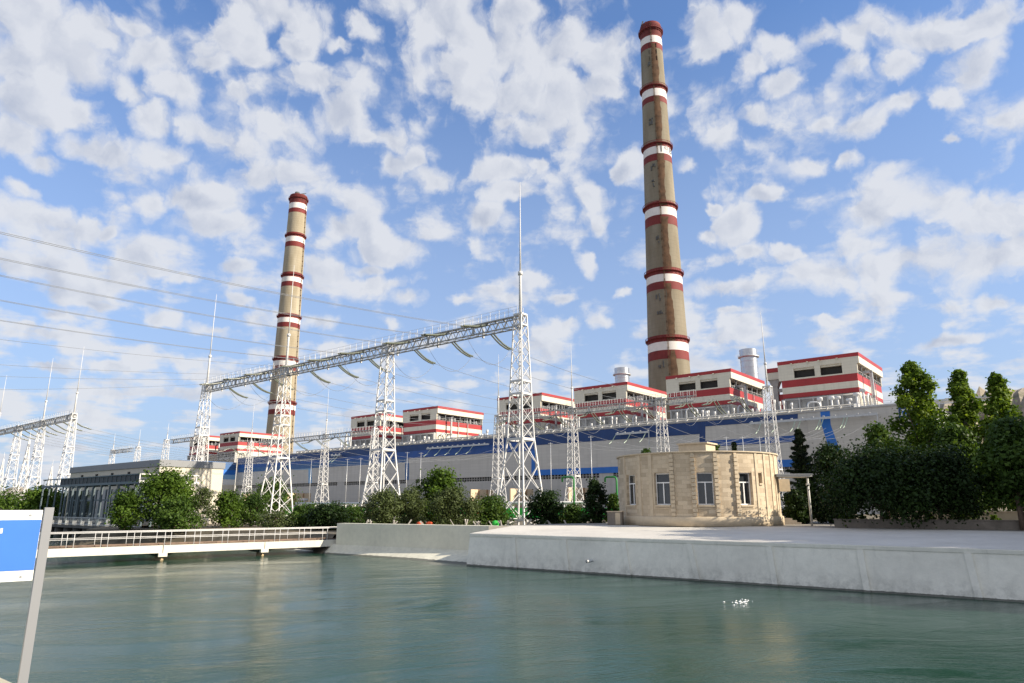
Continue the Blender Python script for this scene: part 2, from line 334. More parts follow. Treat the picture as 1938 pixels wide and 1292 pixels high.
def watermat():
    m, t, b, o = bare('river water')
    g = t.n('ShaderNodeNewGeometry').outputs['Position']
    rot = t.n('ShaderNodeVectorRotate'); rot.rotation_type = 'Z_AXIS'; t.l(g, rot.inputs['Vector']); rot.inputs['Angle'].default_value = R(-18)
    gs = t.vm('MULTIPLY', rot.outputs[0], (0.75, 1.0, 1.0)).outputs[0]
    n1 = t.noise(gs, 0.55, 6, 0.62, 0.8); n2 = t.noise(gs, 3.2, 5, 0.65, 0.6); n3 = t.noise(gs, 13, 4, 0.6, 0.4)
    area = t.noise(t.vm('MULTIPLY', rot.outputs[0], (0.10, 0.28, 1)).outputs[0], 1.0, 4, 0.6, 1.2)
    amp = t.m('ADD', 0.30, t.m('MULTIPLY', t.m('SUBTRACT', area.outputs['Fac'], 0.40), 3.0, clamp=True))
    h = t.m('ADD', t.m('MULTIPLY', n1.outputs['Fac'], 0.032), t.m('ADD', t.m('MULTIPLY', n2.outputs['Fac'], 0.016), t.m('MULTIPLY', n3.outputs['Fac'], 0.0105)))
    h = t.m('MULTIPLY', h, amp)
    bp = t.n('ShaderNodeBump'); bp.inputs['Strength'].default_value = 1.0; bp.inputs['Distance'].default_value = 1.0
    t.l(h, bp.inputs['Height']); t.l(bp.outputs[0], b.inputs['Normal'])
    n4 = t.noise(g, 0.08, 4, 0.6)
    c = t.ramp(n4.outputs['Fac'], [(0.3, (0.014, 0.050, 0.034)), (0.7, (0.024, 0.066, 0.046))])
    t.l(c, b.inputs['Base Color']); b.inputs['Roughness'].default_value = 0.07; b.inputs['IOR'].default_value = 1.33
    b.inputs['Specular IOR Level'].default_value = 0.155
    b.inputs['Specular Tint'].default_value = (0.86, 1.0, 0.90, 1)
    return m
M['water'] = watermat()
def hillmat():
    m, t, b, o = bare('rocky hill')
    g = t.n('ShaderNodeNewGeometry').outputs['Position']
    n = t.noise(g, 0.05, 8, 0.7)
    t.l(t.ramp(n.outputs['Fac'], [(0.35, (0.13, 0.12, 0.075)), (0.5, (0.24, 0.20, 0.15)), (0.65, (0.34, 0.29, 0.23))]), b.inputs['Base Color'])
    b.inputs['Roughness'].default_value = 0.95
    return m
M['hill'] = hillmat()

# ------------------------------------------------------------------ builders
COL = sc.collection
class MB:
    def __init__(s): s.v = []; s.f = []; s.mi = []; s.cur = 0; s.uv = None; s.sm = []; s.smooth = False
    def add(s, vs, fs):
        n = len(s.v); s.v += [tuple(p) for p in vs]; s.f += [tuple(i + n for i in f) for f in fs]; s.mi += [s.cur] * len(fs); s.sm += [s.smooth] * len(fs)
        return s
    def box(s, x0, x1, y0, y1, z0, z1):
        s.add([(x0, y0, z0), (x1, y0, z0), (x1, y1, z0), (x0, y1, z0), (x0, y0, z1), (x1, y0, z1), (x1, y1, z1), (x0, y1, z1)],
              [(0, 3, 2, 1), (4, 5, 6, 7), (0, 1, 5, 4), (1, 2, 6, 5), (2, 3, 7, 6), (3, 0, 4, 7)]); return s
    def bar(s, p, q, w, h=None, up=(0, 0, 1), caps=True):
        h = w if h is None else h
        p = Vector(p); q = Vector(q); d = (q - p)
        if d.length < 1e-6: return s
        d.normalize(); u = Vector(up)
        if abs(d.dot(u)) > 0.98: u = Vector((1, 0, 0))
        a = d.cross(u).normalized(); b = a.cross(d).normalized()
        a *= w / 2; b *= h / 2
        vs = [p - a - b, p + a - b, p + a + b, p - a + b, q - a - b, q + a - b, q + a + b, q - a + b]
        fs = [(0, 1, 5, 4), (1, 2, 6, 5), (2, 3, 7, 6), (3, 0, 4, 7)]
        if caps: fs += [(0, 3, 2, 1), (4, 5, 6, 7)]
        s.add(vs, fs); return s
    def tube(s, pts, r, n=6, caps=True):
        pts = [Vector(p) for p in pts]; rs = r if isinstance(r, (list, tuple)) else [r] * len(pts)
        vs = []; fs = []; ref = None
        for i, p in enumerate(pts):
            d = (pts[min(i + 1, len(pts) - 1)] - pts[max(i - 1, 0)]).normalized()
            if ref is None:
                u = Vector((0, 0, 1)) if abs(d.z) < 0.9 else Vector((1, 0, 0)); ref = d.cross(u).normalized()
            a = (ref - d * ref.dot(d)).normalized(); ref = a; b = d.cross(a)
            for k in range(n):
                t = 2 * math.pi * k / n; vs.append(p + (a * math.cos(t) + b * math.sin(t)) * rs[i])
        for i in range(len(pts) - 1):
            for k in range(n):
                fs.append((i * n + k, i * n + (k + 1) % n, (i + 1) * n + (k + 1) % n, (i + 1) * n + k))
        if caps: fs += [tuple(range(n))[::-1], tuple((len(pts) - 1) * n + k for k in range(n))]
        o = s.smooth; s.smooth = True; s.add(vs, fs); s.smooth = o; return s
    def lathe(s, prof, n=32, c=(0, 0, 0), a0=0.0, a1=2 * math.pi, cap=True):
        full = abs(a1 - a0 - 2 * math.pi) < 1e-6; m = n if full else n + 1; vs = []; fs = []
        for r, z in prof:
            for k in range(m):
                t = a0 + (a1 - a0) * k / n; vs.append((c[0] + r * math.cos(t), c[1] + r * math.sin(t), c[2] + z))
        for i in range(len(prof) - 1):
            for k in range(n):
                k2 = (k + 1) % m; fs.append((i * m + k, i * m + k2, (i + 1) * m + k2, (i + 1) * m + k))
        o = s.smooth; s.smooth = True; s.add(vs, fs); s.smooth = o
        if cap and full: s.add(vs[:m], [tuple(range(m))[::-1]]); s.add(vs[-m:], [tuple(range(m))])
        return s
    def prism(s, poly, y0, y1):            # polygon in x,z extruded along y
        n = len(poly); vs = [(x, y0, z) for x, z in poly] + [(x, y1, z) for x, z in poly]
        s.add(vs, [tuple(range(n)), tuple(range(2 * n - 1, n - 1, -1))] + [((i + 1) % n, i, i + n, (i + 1) % n + n) for i in range(n)]); return s
    def prismz(s, poly, z0, z1):
        n = len(poly); vs = [(x, y, z0) for x, y in poly] + [(x, y, z1) for x, y in poly]
        s.add(vs, [tuple(range(n))[::-1], tuple(range(n, 2 * n))] + [(i, (i + 1) % n, (i + 1) % n + n, i + n) for i in range(n)]); return s
    def build(s, name, m, parent=None, fix=True):
        me = bpy.data.meshes.new(name); me.from_pydata(s.v, [], s.f)
        ms = m if isinstance(m, (list, tuple)) else [m]
        for x in ms: me.materials.append(M[x] if isinstance(x, str) else x)
        if len(ms) > 1: me.polygons.foreach_set('material_index', s.mi)
        me.polygons.foreach_set('use_smooth', s.sm)
        if s.uv is not None:
            ul = me.uv_layers.new(name='UVMap'); ul.data.foreach_set('uv', [c for p in s.uv for c in p])
        me.update()
        if fix:
            b = bmesh.new(); b.from_mesh(me); bmesh.ops.recalc_face_normals(b, faces=b.faces); b.to_mesh(me); b.free()
        o = bpy.data.objects.new(name, me); COL.objects.link(o)
        if parent is not None: o.parent = parent
        return o
def tag(o, label=None, cat=None, group=None, kind=None):
    if label: o['label'] = label
    if cat: o['category'] = cat
    if group: o['group'] = group
    if kind: o['kind'] = kind
    return o
def empty(name, loc, rz=0.0, label=None, cat=None, group=None):
    o = bpy.data.objects.new(name, None); COL.objects.link(o); o.location = loc; o.rotation_euler = (0, 0, rz); o.empty_display_size = 0.5
    return tag(o, label, cat, group)
def copy_tree(o, parent=None):
    c = o.copy(); COL.objects.link(c)
    if parent is not None: c.parent = parent
    for ch in list(o.children): copy_tree(ch, c)
    return c
PR = -AZ     # plant rotation: local x = along the hall to the right, local y = away
ORD = ['first', 'second', 'third', 'fourth', 'fifth', 'sixth', 'seventh', 'eighth', 'ninth', 'tenth', 'eleventh', 'twelfth', 'thirteenth', 'fourteenth', 'fifteenth', 'sixteenth']
WZ = -2.5; YG = -1.0

# ------------------------------------------------------------------ setting: water, ground, banks
b = MB(); b.add([(-900, -200, WZ), (300, -200, WZ), (300, 900, WZ), (-900, 900, WZ)], [(0, 1, 2, 3)])
tag(b.build('water', 'water', fix=False), kind='structure')
K = 3.9 / 4.6
def sc3(v): return (v[0] * K, v[1] * K)
wl = [on_z(*p, WZ) for p in ((883, 1070), (1316, 1101), (1640, 1120), (1860, 1135))]
p0, p1 = wl[0], wl[3]; wd = (p1 - p0); wd.z = 0; wd.normalize()            # right wall direction (towards the camera side)
wnrm = Vector((wd.y, -wd.x, 0)) 
if wnrm.y > 0: wnrm = -wnrm                                             # pointing to the water
WA = p0.copy(); WB = p0 + wd * 75
# left wall: joins at x=883 and runs back to the bridge
LA = on_z(612, 1048, WZ); LB = on_z(883, 1072, WZ)
ld = (LB - LA); ld.z = 0; ld.normalize(); lnrm = Vector((ld.y, -ld.x, 0))
if lnrm.y > 0: lnrm = -lnrm
CREST = -0.05
LtopA = on_z(638, 990, CREST); LtopB = on_z(925, 995, CREST)
print('walls', WA, WB, wd, LA, LB, LtopA, LtopB)
# far yard ground sheet
bankpts = [LtopA.xy + Vector((-0.5, 1.5)), Vector((-19, 66)), Vector((-30, 71.5)), Vector((-45, 75)), on_z(232, 990, YG).xy, on_z(95, 985, YG).xy + Vector((0, 3)), Vector((-140, 150)), Vector((-420, 300))]
g = MB()
poly = [Vector((900, 5)), Vector((60, 5))]
poly += [WB.xy + Vector((1, 2.5)), WA.xy + Vector((0.5, 3.5)), LtopB.xy + Vector((0.2, 1.0))] + bankpts + [Vector((-5000, 1500)), Vector((-5000, 9000)), Vector((6000, 9000)), Vector((6000, 5))]
poly = [Vector((6000, -60)), WB.xy + Vector((3, 0))] + poly[3:-1]
g.add([(p.x, p.y, YG) for p in poly], [tuple(range(len(poly)))])
go = g.build('ground', 'ground', fix=False); tag(go, kind='structure')
# shore slope below the yard
s = MB(); n = len(bankpts)
vs = [(p.x, p.y, YG) for p in bankpts] + [(p.x - 0.6, p.y - 2.6, WZ - 0.4) for p in bankpts]
s.add(vs, [(i, i + 1, i + 1 + n, i + n) for i in range(n - 1)])
tag(s.build('river_bank', 'bankearth'), kind='structure')
# terrace behind the right wall
t = MB()
c0 = WA + (-wnrm) * 0.55; cb0 = LtopB.copy()
crest_px = [(925, 995.5), (1100, 993.5), (1300, 994), (1600, 999), (1938, 1006)]
front = [on_z(*p, CREST) for p in crest_px]
ed = (front[-1] - front[-2]).normalized(); front.append(front[-1] + ed * 45)
tp = [(p.x, p.y) for p in front]
back = [(tp[-1][0] + 45, tp[-1][1] + 30), (70, 66), (24, 68), (tp[0][0] + 6, tp[0][1] + 7.0), (tp[0][0] + 0.2, tp[0][1] + 0.6)]
t.prismz(tp + back, -1.4, CREST)
tag(t.build('terrace', 'paving'), kind='structure')
print('crest', [tuple(round(c, 1) for c in p) for p in front])

# right embankment wall: battered face, ribs, cap slope
eroot = empty('embankment_wall', WA, 0, 'long pale grey concrete embankment wall with upright ribs and a white sloping crest', 'wall')
EZ = 1.4 - 2.16 * K
edge = [on_z(*p, EZ) for p in ((890, 1009), (1325, 1023), (1938, 1038))]
e0 = edge[0]; edd = wd.copy()
eN = e0 + edd * 78
def L(p): return (p[0] - WA.x, p[1] - WA.y, p[2] - WA.z)
fb = MB()
p0b = WA + (WA - e0) * 0.24; p1b = p0b + wd * 78
thick = -wnrm * 1.2
fb.add([L(p0b), L(p1b), L(eN), L(e0), L(p0b + thick), L(p1b + thick), L(eN + thick), L(e0 + thick)],
       [(0, 1, 2, 3), (4, 7, 6, 5), (0, 3, 7, 4), (1, 5, 6, 2)])
fb.build('wall_face', 'embank', eroot)
cb = MB(); cr = front
fr = [e0 + edd * (78 * i / 10) for i in range(11)]
def lerp_front(tv):
    seg = tv * (len(front) - 1); i = min(int(seg), len(front) - 2); return front[i].lerp(front[i + 1], seg - i)
# match lengthwise by projection on the wall direction
def crest_at(p):
    best = None
    for i in range(len(front) - 1):
        a, c = front[i], front[i + 1]; da = (a - p).dot(edd); dc = (c - p).dot(edd)
        if da <= 0 <= dc: return a.lerp(c, -da / (dc - da))
    return front[0] if (front[0] - p).dot(edd) > 0 else front[-1]
vs = []
for p in fr:
    q = crest_at(p); vs += [L(p + Vector((0, 0, 0.004)) - wnrm * 0.0), L(q + Vector((0, 0, 0.01)))]
cb.add(vs, [(2 * i, 2 * i + 2, 2 * i + 3, 2 * i + 1) for i in range(10)])
# lip under the crest
for i in range(10):
    pass
cb.build('crest_slope', 'crest', eroot)
lp = MB(); lp.bar(L(e0 + Vector((0, 0, -0.10)) + wnrm * 0.02), L(eN + Vector((0, 0, -0.10)) + wnrm * 0.02), 0.10, 0.16); lp.build('crest_lip', 'embank', eroot)
# ribs
for (xt, xb) in ((975, 966), (1073, 1066), (1187, 1184), (1312, 1316), (1464, 1464), (1634, 1640), (1833, 1853), (2075, 2100)):
    yb = 1072 + (xb - 883) * 0.0655
    pb = WA + wd * ((on_z(xb, yb, WZ) - WA).dot(wd)); pt0 = on_z(xt, 1009 + (xt - 890) * 0.0277, EZ)
    pt = e0 + edd * ((pt0 - e0).dot(edd))
    d = (pb - pt); pt = pt + d * 0.10; pb = pb + d * 0.12
    nw = wd.cross(e0 - WA).normalized(); nw = -nw if nw.y > 0 else nw
    rb = MB(); q_ = [pt - wd * .14, pt + wd * .14, pb + wd * .14, pb - wd * .14]
    rb.add([L(x_ - nw * .05) for x_ in q_] + [L(x_ + nw * .085) for x_ in q_], [(4, 5, 6, 7), (0, 1, 5, 4), (1, 2, 6, 5), (2, 3, 7, 6), (3, 0, 4, 7)]); rb.build('rib', 'embank', eroot)
# drain pipe
dp = on_z(1168, 1055, -1.75); prj = WA + wd * ((dp - WA).dot(wd)); 
dpos = Vector((prj.x, prj.y, -1.75)) - wnrm * 0.25
db = MB(); db.smooth = True
db.tube([(0, 0, 0), wnrm * 0.45 + Vector((-0.12, 0, -0.02))], 0.085, 12, caps=False); db.tube([(0, 0, 0), wnrm * 0.44 + Vector((-0.12, 0, -0.02))], 0.06, 12, caps=True)
db.cur = 0
dpo = db.build('drain_pipe', 'galv'); dpo.location = dpos + wnrm * 0.3; tag(dpo, 'short grey drain pipe stub poking out of the embankment wall above the water', 'pipe')
# left wall with apron
lroot = empty('channel_wall', LA, 0, 'smooth pale channel wall with sloping apron between the footbridge and the ribbed embankment', 'wall')
def L2(p): return (p[0] - LA.x, p[1] - LA.y, p[2] - LA.z)
ltA = LtopA; ltB = LtopA + (LtopB - LtopA) * 1.02
jA = on_Y(640, 1036, LtopA.y - 0.15); jB = on_Y(883, 1045, LB.y + 1.3)
lw = MB()
botA = Vector((ltA.x, ltA.y - 0.1, WZ - 0.6)); botB = Vector((ltB.x, ltB.y - 0.15, WZ - 0.6)); bk = Vector((0.45, 0.9, 0))
lw.add([L2(botA), L2(botB), L2(ltB), L2(ltA), L2(botA + bk), L2(botB + bk), L2(ltB + bk), L2(ltA + bk)],
       [(0, 1, 2, 3), (4, 7, 6, 5), (0, 3, 7, 4), (3, 2, 6, 7), (1, 5, 6, 2), (0, 4, 5, 1)])
lw.build('wall_face', 'embankl', lroot)
ap = MB(); ext = ld * 1.5
a0 = LA + Vector((0, 0, -0.15)) - ld * 0.5; a1 = LB + Vector((0, 0, -0.15)) + ext
zj = -1.75
t0 = Vector((ltA.x, ltA.y - 0.02, zj)); t1 = Vector((ltB.x, ltB.y - 0.02, zj))
m0 = a0.lerp(t0, 0.55) + Vector((0, 0, -0.12)); m1 = a1.lerp(t1, 0.55) + Vector((0, 0, -0.12))
# return of the apron round the end of the wall
r0 = t0 + Vector((-3.5, 7.0, 0)); rm = m0 + Vector((-5.5, 7.0, 0)); ra_ = a0 + Vector((-7.5, 7.0, 0))
ap.smooth = True
ap.add([L2(x) for x in (a0, a1, m0, m1, t0, t1, ra_, rm, r0)], [(0, 1, 3, 2), (2, 3, 5, 4), (6, 0, 2, 7), (7, 2, 4, 8)])
ap.build('apron', 'embankl', lroot)

# near quay under the camera
q0, q1 = on_z(0, 1282, -0.3), on_z(22, 1292, -0.3); qd = (q1 - q0); qd.z = 0; qd.normalize()
qa = q0 - qd * 3; 
q = MB(); q.prismz([(qa.x, qa.y), (q1.x + qd.x * 0.6, q1.y + qd.y * 0.6), (q1.x + 0.5, 3.6), (q1.x + 2, 1.2), (14, 0.8), (14, -14), (-40, -14), (-40, qa.y)], -3.2, -0.3)
tag(q.build('near_bank', 'quay'), kind='structure')
print('quay', q0, q1)

# hills
def hill(name, pts, dist, depth, seed):
    r_ = random.Random(seed); m = MB(); nx = len(pts); rows = 7; vs = []
    for j in range(rows):
        f = j / (rows - 1)
        for (x, y) in pts:
            top = on_Y(x, y, dist); h = top.z - YG
            hh = YG - 1 + (h + 1) * math.sin(f * math.pi / 2) + (r_.uniform(-1, 1) * h * 0.05 if 0 < j < rows - 1 else 0)
            k = (dist - depth * (1 - f)) / dist
            vs.append((top.x * k + r_.uniform(-1, 1), dist - depth * (1 - f), hh))
    fs = [(j * nx + i, j * nx + i + 1, (j + 1) * nx + i + 1, (j + 1) * nx + i) for j in range(rows - 1) for i in range(nx - 1)]
    m.add(vs, fs); nb = len(vs)
    m.add([vs[(rows - 1) * nx + i] for i in range(nx)] + [(vs[(rows - 1) * nx + i][0] * 1.2, dist * 1.2, YG - 2) for i in range(nx)],
          [(i, i + 1, i + 1 + nx, i + nx) for i in range(nx - 1)])
    tag(m.build(name, 'hill'), kind='structure')
hp = [(1600, 900), (1680, 830), (1740, 790), (1790, 765), (1830, 750), (1870, 744), (1905, 742), (1938, 738), (1990, 735), (2060, 750), (2150, 800), (2300, 860)]
hp2 = []
for a, c in zip(hp, hp[1:]):
    for k in range(3): hp2.append((a[0] + (c[0] - a[0]) * k / 3, a[1] + (c[1] - a[1]) * k / 3 + rng.uniform(-1, 1)))
hill('hills', hp2, 900, 320, 3)
hill('far_hills', [(x, 957 - 16 - 13 * math.sin(x * 0.013 + 1) - 6 * math.sin(x * 0.05) - rng.uniform(0, 3)) for x in range(-400, 420, 22)], 2600, 500, 5)

# ------------------------------------------------------------------ turbine hall
HV = 225.0; HZ = 29.94
HX0 = -406.6; HX1 = -31.0
def hp_(x, ratio, v=HV): return on_v(x, 957 - ratio * (x + 650), v)
hroot = empty('turbine_hall', W(HX0, HV, YG), PR, 'very long grey turbine hall painted with navy and bright blue panels', 'power plant hall')
def hl(u, z): return (u - HX0, z - YG)
HL = HX1 - HX0; HH = HZ - YG
zs0 = 1.4 + 0.0294 * 352.7; zs1 = 1.4 + 0.0343 * 352.7
h = MB()
h.box(0, HL, 0, 38, zs1 - YG, HH)
h.build('upper_wall', 'hall', hroot)
h = MB(); h.box(0, HL, 0.05, 37.9, 0, zs0 - YG); h.build('lower_wall', 'hallgrey', hroot)
h = MB(); h.box(0.1, HL - 0.1, 0.9, 37.5, zs0 - YG, zs1 - YG); h.build('window_strip', 'glass', hroot)
h = MB()
x = 0.6
while x < HL:
    if int(x / 6) % 9 == 8:
        h.box(x, x + 1.6, 0.10, 0.8, zs0 - YG, zs1 - YG)
    h.box(x, x + 0.13, 0.12, 0.85, zs0 - YG, zs1 - YG); x += 1.5
h.box(0, HL, 0.2, 0.8, (zs0 + zs1) / 2 - YG - 0.07, (zs0 + zs1) / 2 - YG + 0.07)
h.build('window_bars', 'hallgrey', hroot)
h = MB(); h.box(-0.3, HL + 0.3, -0.25, 38.2, HH, HH + 0.5); h.build('parapet', 'greyclad', hroot)
def band(name, m, pts, off):
    pb = MB(); pb.prism([hl(*hp_(x, r_)) for x, r_ in pts], -off, -off + 0.05 + off * 0.5); pb.build(name, m, hroot)
T_ = 0.0806
# upper blue field, left part: navy, royal, mid
band('navy_band', 'navy', [(450.5, T_), (1013, T_), (1013, 0.0735), (960, 0.0735), (890, 0.0725), (700, 0.072), (620, 0.0690), (560, 0.0695), (450.5, 0.0700)], 0.10)
band('royal_band', 'royal', [(450.5, 0.0700), (560, 0.0695), (620, 0.0690), (700, 0.072), (890, 0.0725), (960, 0.0735), (1013, 0.0735), (1013, 0.063), (770, 0.0632), (640, 0.0655), (500, 0.064), (450.5, 0.0645)], 0.10)
band('mid_blue_band', 'midblue', [(450.5, 0.0645), (500, 0.064), (640, 0.0655), (770, 0.0632), (773, 0.0625), (773, 0.0577), (450.5, 0.0572)], 0.10)
band('pale_blue_band', 'sky_panel', [(555, 0.0572), (590, 0.0572), (590, 0.0345), (584, 0.0345), (584, 0.0560), (555, 0.0565)], 0.10)
band('blue_stripe', 'midblue', [(767, 0.0577), (774, 0.0577), (774, 0.0345), (767, 0.0345)], 0.10)
band('blue_stripe', 'brightblue', [(1006, 0.063), (1013, 0.063), (1013, 0.0409), (1013, 0.0348), (1006, 0.0348)], 0.12)
band('navy_band', 'navy', [(1013.5, T_), (1335, T_), (1335, 0.0619), (1324, 0.0619), (1324, 0.0689), (1013.5, 0.0689)], 0.10)
band('navy_band', 'navy', [(1335.3, T_), (1510, T_), (1510, 0.0757), (1335.3, 0.0757)], 0.10)
band('royal_band', 'royal', [(1324, 0.0617), (1513, 0.0619), (1516, 0.0563), (1336, 0.0563)], 0.10)
band('bright_blue_band', 'brightblue', [(1013.5, 0.0409), (1529, 0.0409), (1533, 0.0345), (1013.5, 0.0345)], 0.10)
def pxband(name, m, pts, off=0.10):
    pb = MB(); pb.prism([hl(*on_v(x, y, HV)) for x, y in pts], -off, -off + 0.05 + off * 0.5); pb.build(name, m, hroot)
pxband('blue_ribbon', 'brightblue', [(1552.6, 778.8), (1570.5, 777.4), (1572, 803), (1578, 820), (1587, 845), (1597, 880), (1580, 882), (1568, 845), (1560, 820), (1555, 803)])
pxband('blue_ribbon', 'brightblue', [(1722, 790), (1736, 788), (1752, 820), (1752, 890), (1732, 890), (1730, 830)])
pxband('blue_ribbon', 'sky_panel', [(1736, 800), (1742, 800), (1752, 815), (1752, 835)], 0.12)
pxband('emblem_border', 'navy', [(1700, 771.5), (1728, 769), (1730, 789), (1702, 790.5)], 0.10)
pxband('emblem_field', 'whitepanel', [(1704, 775), (1725, 773), (1726.5, 785), (1705, 786.5)], 0.14)
pxband('emblem_centre', 'brightblue', [(1707, 777.5), (1722, 776), (1723, 782.5), (1708, 784)], 0.18)
# lit gable on the right
h = MB(); h.box(HL + 0.0, HL + 0.10, 0.3, 37.7, 14, HH - 0.05); h.build('gable_cladding', 'whitepanel', hroot)
for bb_ in ((3, 8, 14, HH - 4), (16, 34, 20, 24)):
    h = MB(); h.box(HL + 0.08, HL + 0.16, *bb_); h.build('gable_blue_panel', 'brightblue', hroot)
# roof edge rail
h = MB()
for u in np.arange(1, HL, 3.0): h.bar((u, 0.5, HH + .5), (u, 0.5, HH + 1.7), 0.09)
for zz in (1.1, 1.7): h.bar((0, 0.5, HH + zz), (HL, 0.5, HH + zz), 0.07)
h.build('roof_railing', 'galv', hroot)
# lower plant block behind the hall parapet
lb = empty('bunker_bay', W(-352, 263.5, YG), PR, 'low grey plant bay just above the hall roof before the boiler houses', 'plant building')
m_ = MB(); m_.box(0, 350 - 48, 0, 11, 0, 35.2); m_.build('wall', 'greyclad', lb)
for k in range(60):
    m_ = MB(); m_.box(3 + k * 5, 3.5 + k * 5, -0.25, 0.0, 28, 35); m_.build('column', 'galv', lb)
# left wing (lit end with stripes)
wroot = empty('hall_wing', W(-432, 190, YG), PR, 'sunlit wing striped blue and cream at the left end of the long hall', 'plant building')
WZT = 27.6 - YG
m_ = MB(); m_.box(0, 25.2, 0, 34.7, 0, 15); m_.build('wall', 'cream', wroot)
for nm, mt_, z0, z1 in (('white_stripe', 'whitepanel', 15, 18.2), ('light_blue_stripe', 'sky_panel', 18.2, 21), ('royal_stripe', 'brightblue', 21, 23.8), ('grey_blue_stripe', 'midblue', 23.8, WZT)):
    m_ = MB(); m_.box(0, 25.2, 0, 34.7, z0, z1); m_.build(nm, mt_, wroot)
m_ = MB(); m_.box(25.2, 28, 20, 34, 0, 6); m_.build('loading_shed', 'darkconc', wroot)

# ------------------------------------------------------------------ boiler houses
def boiler(u, label):
    r_ = empty('boiler_house', W(u - 28, 275, YG), PR, label, 'boiler house', 'red and cream boiler houses')
    Wd, Dp = 28.0, 39.5; Z = lambda z: z - YG
    a = MB(); a.box(0.4, Wd - 0.4, 0.4, Dp - 0.4, 0, Z(42.5)); a.build('lower_wall', 'greyclad', r_)
    a = MB(); a.box(0, Wd - 0.3, 0, Dp, Z(42.5), Z(44.25)); a.build('red_band', 'red', r_)
    a = MB(); a.box(0, Wd - 0.3, 0, Dp, Z(44.25), Z(46.75)); a.build('cream_band', 'cream', r_)
    a = MB(); a.box(0, Wd - 0.3, 0, Dp, Z(46.75), Z(49.6)); a.build('red_band', 'red', r_)
    a = MB(); a.box(Wd - 0.4, Wd - 0.2, 0.5, Dp - 0.5, Z(30), Z(42.5)); a.build('side_cladding', 'cream', r_)
    # upper storey front and rear walls with openings
    for y0, y1 in ((0, 0.6), (Dp - 0.6, Dp)):
        a = MB(); a.box(-1.0, 5.0, y0, y1, Z(49.6), Z(56.0)); a.box(12.8, 14.9, y0, y1, Z(49.6), Z(54.0)); a.box(22.7, Wd, y0, y1, Z(49.6), Z(56.0))
        a.box(5.0, 22.7, y0, y1, Z(54.0), Z(56.0)); a.box(5.0, 12.8, y0, y1, Z(49.6), Z(50.2)); a.box(14.9, 22.7, y0, y1, Z(49.6), Z(50.1))
        a.build('upper_wall', 'cream', r_)
    a = MB(); a.box(-1.0, Wd, 0.6, Dp - 0.6, Z(53.3), Z(56.0)); a.box(Wd, Wd + 0.8, 0.0, Dp, Z(53.3), Z(56.0)); a.build('side_fascia', 'cream', r_)
    a = MB(); a.box(-1.05, Wd + 0.9, -0.08, Dp + 0.08, Z(56.0), Z(57.4)); a.build('roof_fascia', 'red', r_)
    a = MB(); a.box(1, Wd - 3, 2.0, Dp - 2, Z(49.65), Z(53.25)); a.build('dark_gap_block', 'opening', r_)  # near-black block: the shade inside the open storey put into its colour
    for k, xx in enumerate((4.4, 10.5, 14.7, 21.3)):
        a = MB(); a.bar((xx, 0.2, Z(56.05)), (xx + 0.2, -1.6, Z(55.75)), 0.5, 0.35); a.build('roof_bracket', 'cream', r_)
    a = MB()
    for k in range(7):
        yy = 1.2 + k * 6.1; a.box(Wd - 0.5, Wd - 0.15, yy, yy + 0.35, Z(49.6), Z(53.3))
    rr = random.Random(int(-u))
    for k in range(24):
        yy = rr.uniform(2, Dp - 2); xx = rr.uniform(Wd - 2.4, Wd - 1.0); a.box(xx, xx + 0.25, yy, yy + rr.uniform(0.2, 1.2), Z(49.6), Z(49.6) + rr.uniform(0.6, 3.0))
    a.box(Wd - 2.5, Wd - 0.2, 1.0, Dp - 1.0, Z(49.56), Z(49.66)); a.build('gallery_plant', 'capgrey', r_)
    # rail round the gallery, rear duct frame and side pipes
    a = MB()
    for k in range(16): a.bar((Wd - 0.2, k * 2.6 + 0.2, Z(49.6)), (Wd - 0.2, k * 2.6 + 0.2, Z(50.7)), 0.08)
    a.bar((Wd - 0.2, 0, Z(50.7)), (Wd - 0.2, Dp, Z(50.7)), 0.08)
    a.build('gallery_railing', 'white_steel', r_)
    a = MB()
    a.tube([(Wd + 1.6, 2.5, Z(31)), (Wd + 1.6, 2.5, Z(40.5)), (Wd + 1.7, 3.3, Z(41.6)), (Wd + 1.7, 4.6, Z(42)), (Wd + 1.6, 6.0, Z(41.6)), (Wd + 1.6, 6.7, Z(40.5)), (Wd + 1.6, 6.7, Z(31))], 0.42, 8)
    a.box(Wd + 2.2, Wd + 3.0, 9, 9.8, Z(29), Z(51.5)); a.box(Wd - 0.3, Wd + 3.0, 9, 9.8, Z(50.6), Z(51.6)); a.box(Wd - 0.2, Wd + 3, 9, 9.8, Z(41), Z(42))
    a.bar((Wd + 0.2, 18, Z(30)), (Wd + 0.2, 18, Z(50)), 0.3); a.bar((Wd + 0.2, 26, Z(30)), (Wd + 0.2, 26, Z(50)), 0.3)
    a.box(Wd + 0.1, Wd + 1.4, 11, 36, Z(38.8), Z(39.2)); a.box(Wd + 0.1, Wd + 1.4, 11, 36, Z(36), Z(36.3))
    a.build('side_pipework', 'galv', r_)
    a = MB()
    a.tube([(-0.2, -1.2, Z(41.6)), (Wd - 2, -1.2, Z(41.6))], 0.35, 8)
    for k in range(6): a.box(1 + k * 5.2, 1.5 + k * 5.2, -1.6, 0.3, Z(30), Z(42))
    for k in range(3): a.tube([(4 + k * 8.5, -0.3, Z(36.5)), (10 + k * 8.5, -0.3, Z(36.5))], 1.5, 12)
    for k in range(9): a.box(0.5 + k * 3.0, 2.4 + k * 3.0, 0.0, 0.38, Z(38.0), Z(40.4))
    a.build('front_pipework', 'greyclad', r_)
    return r_
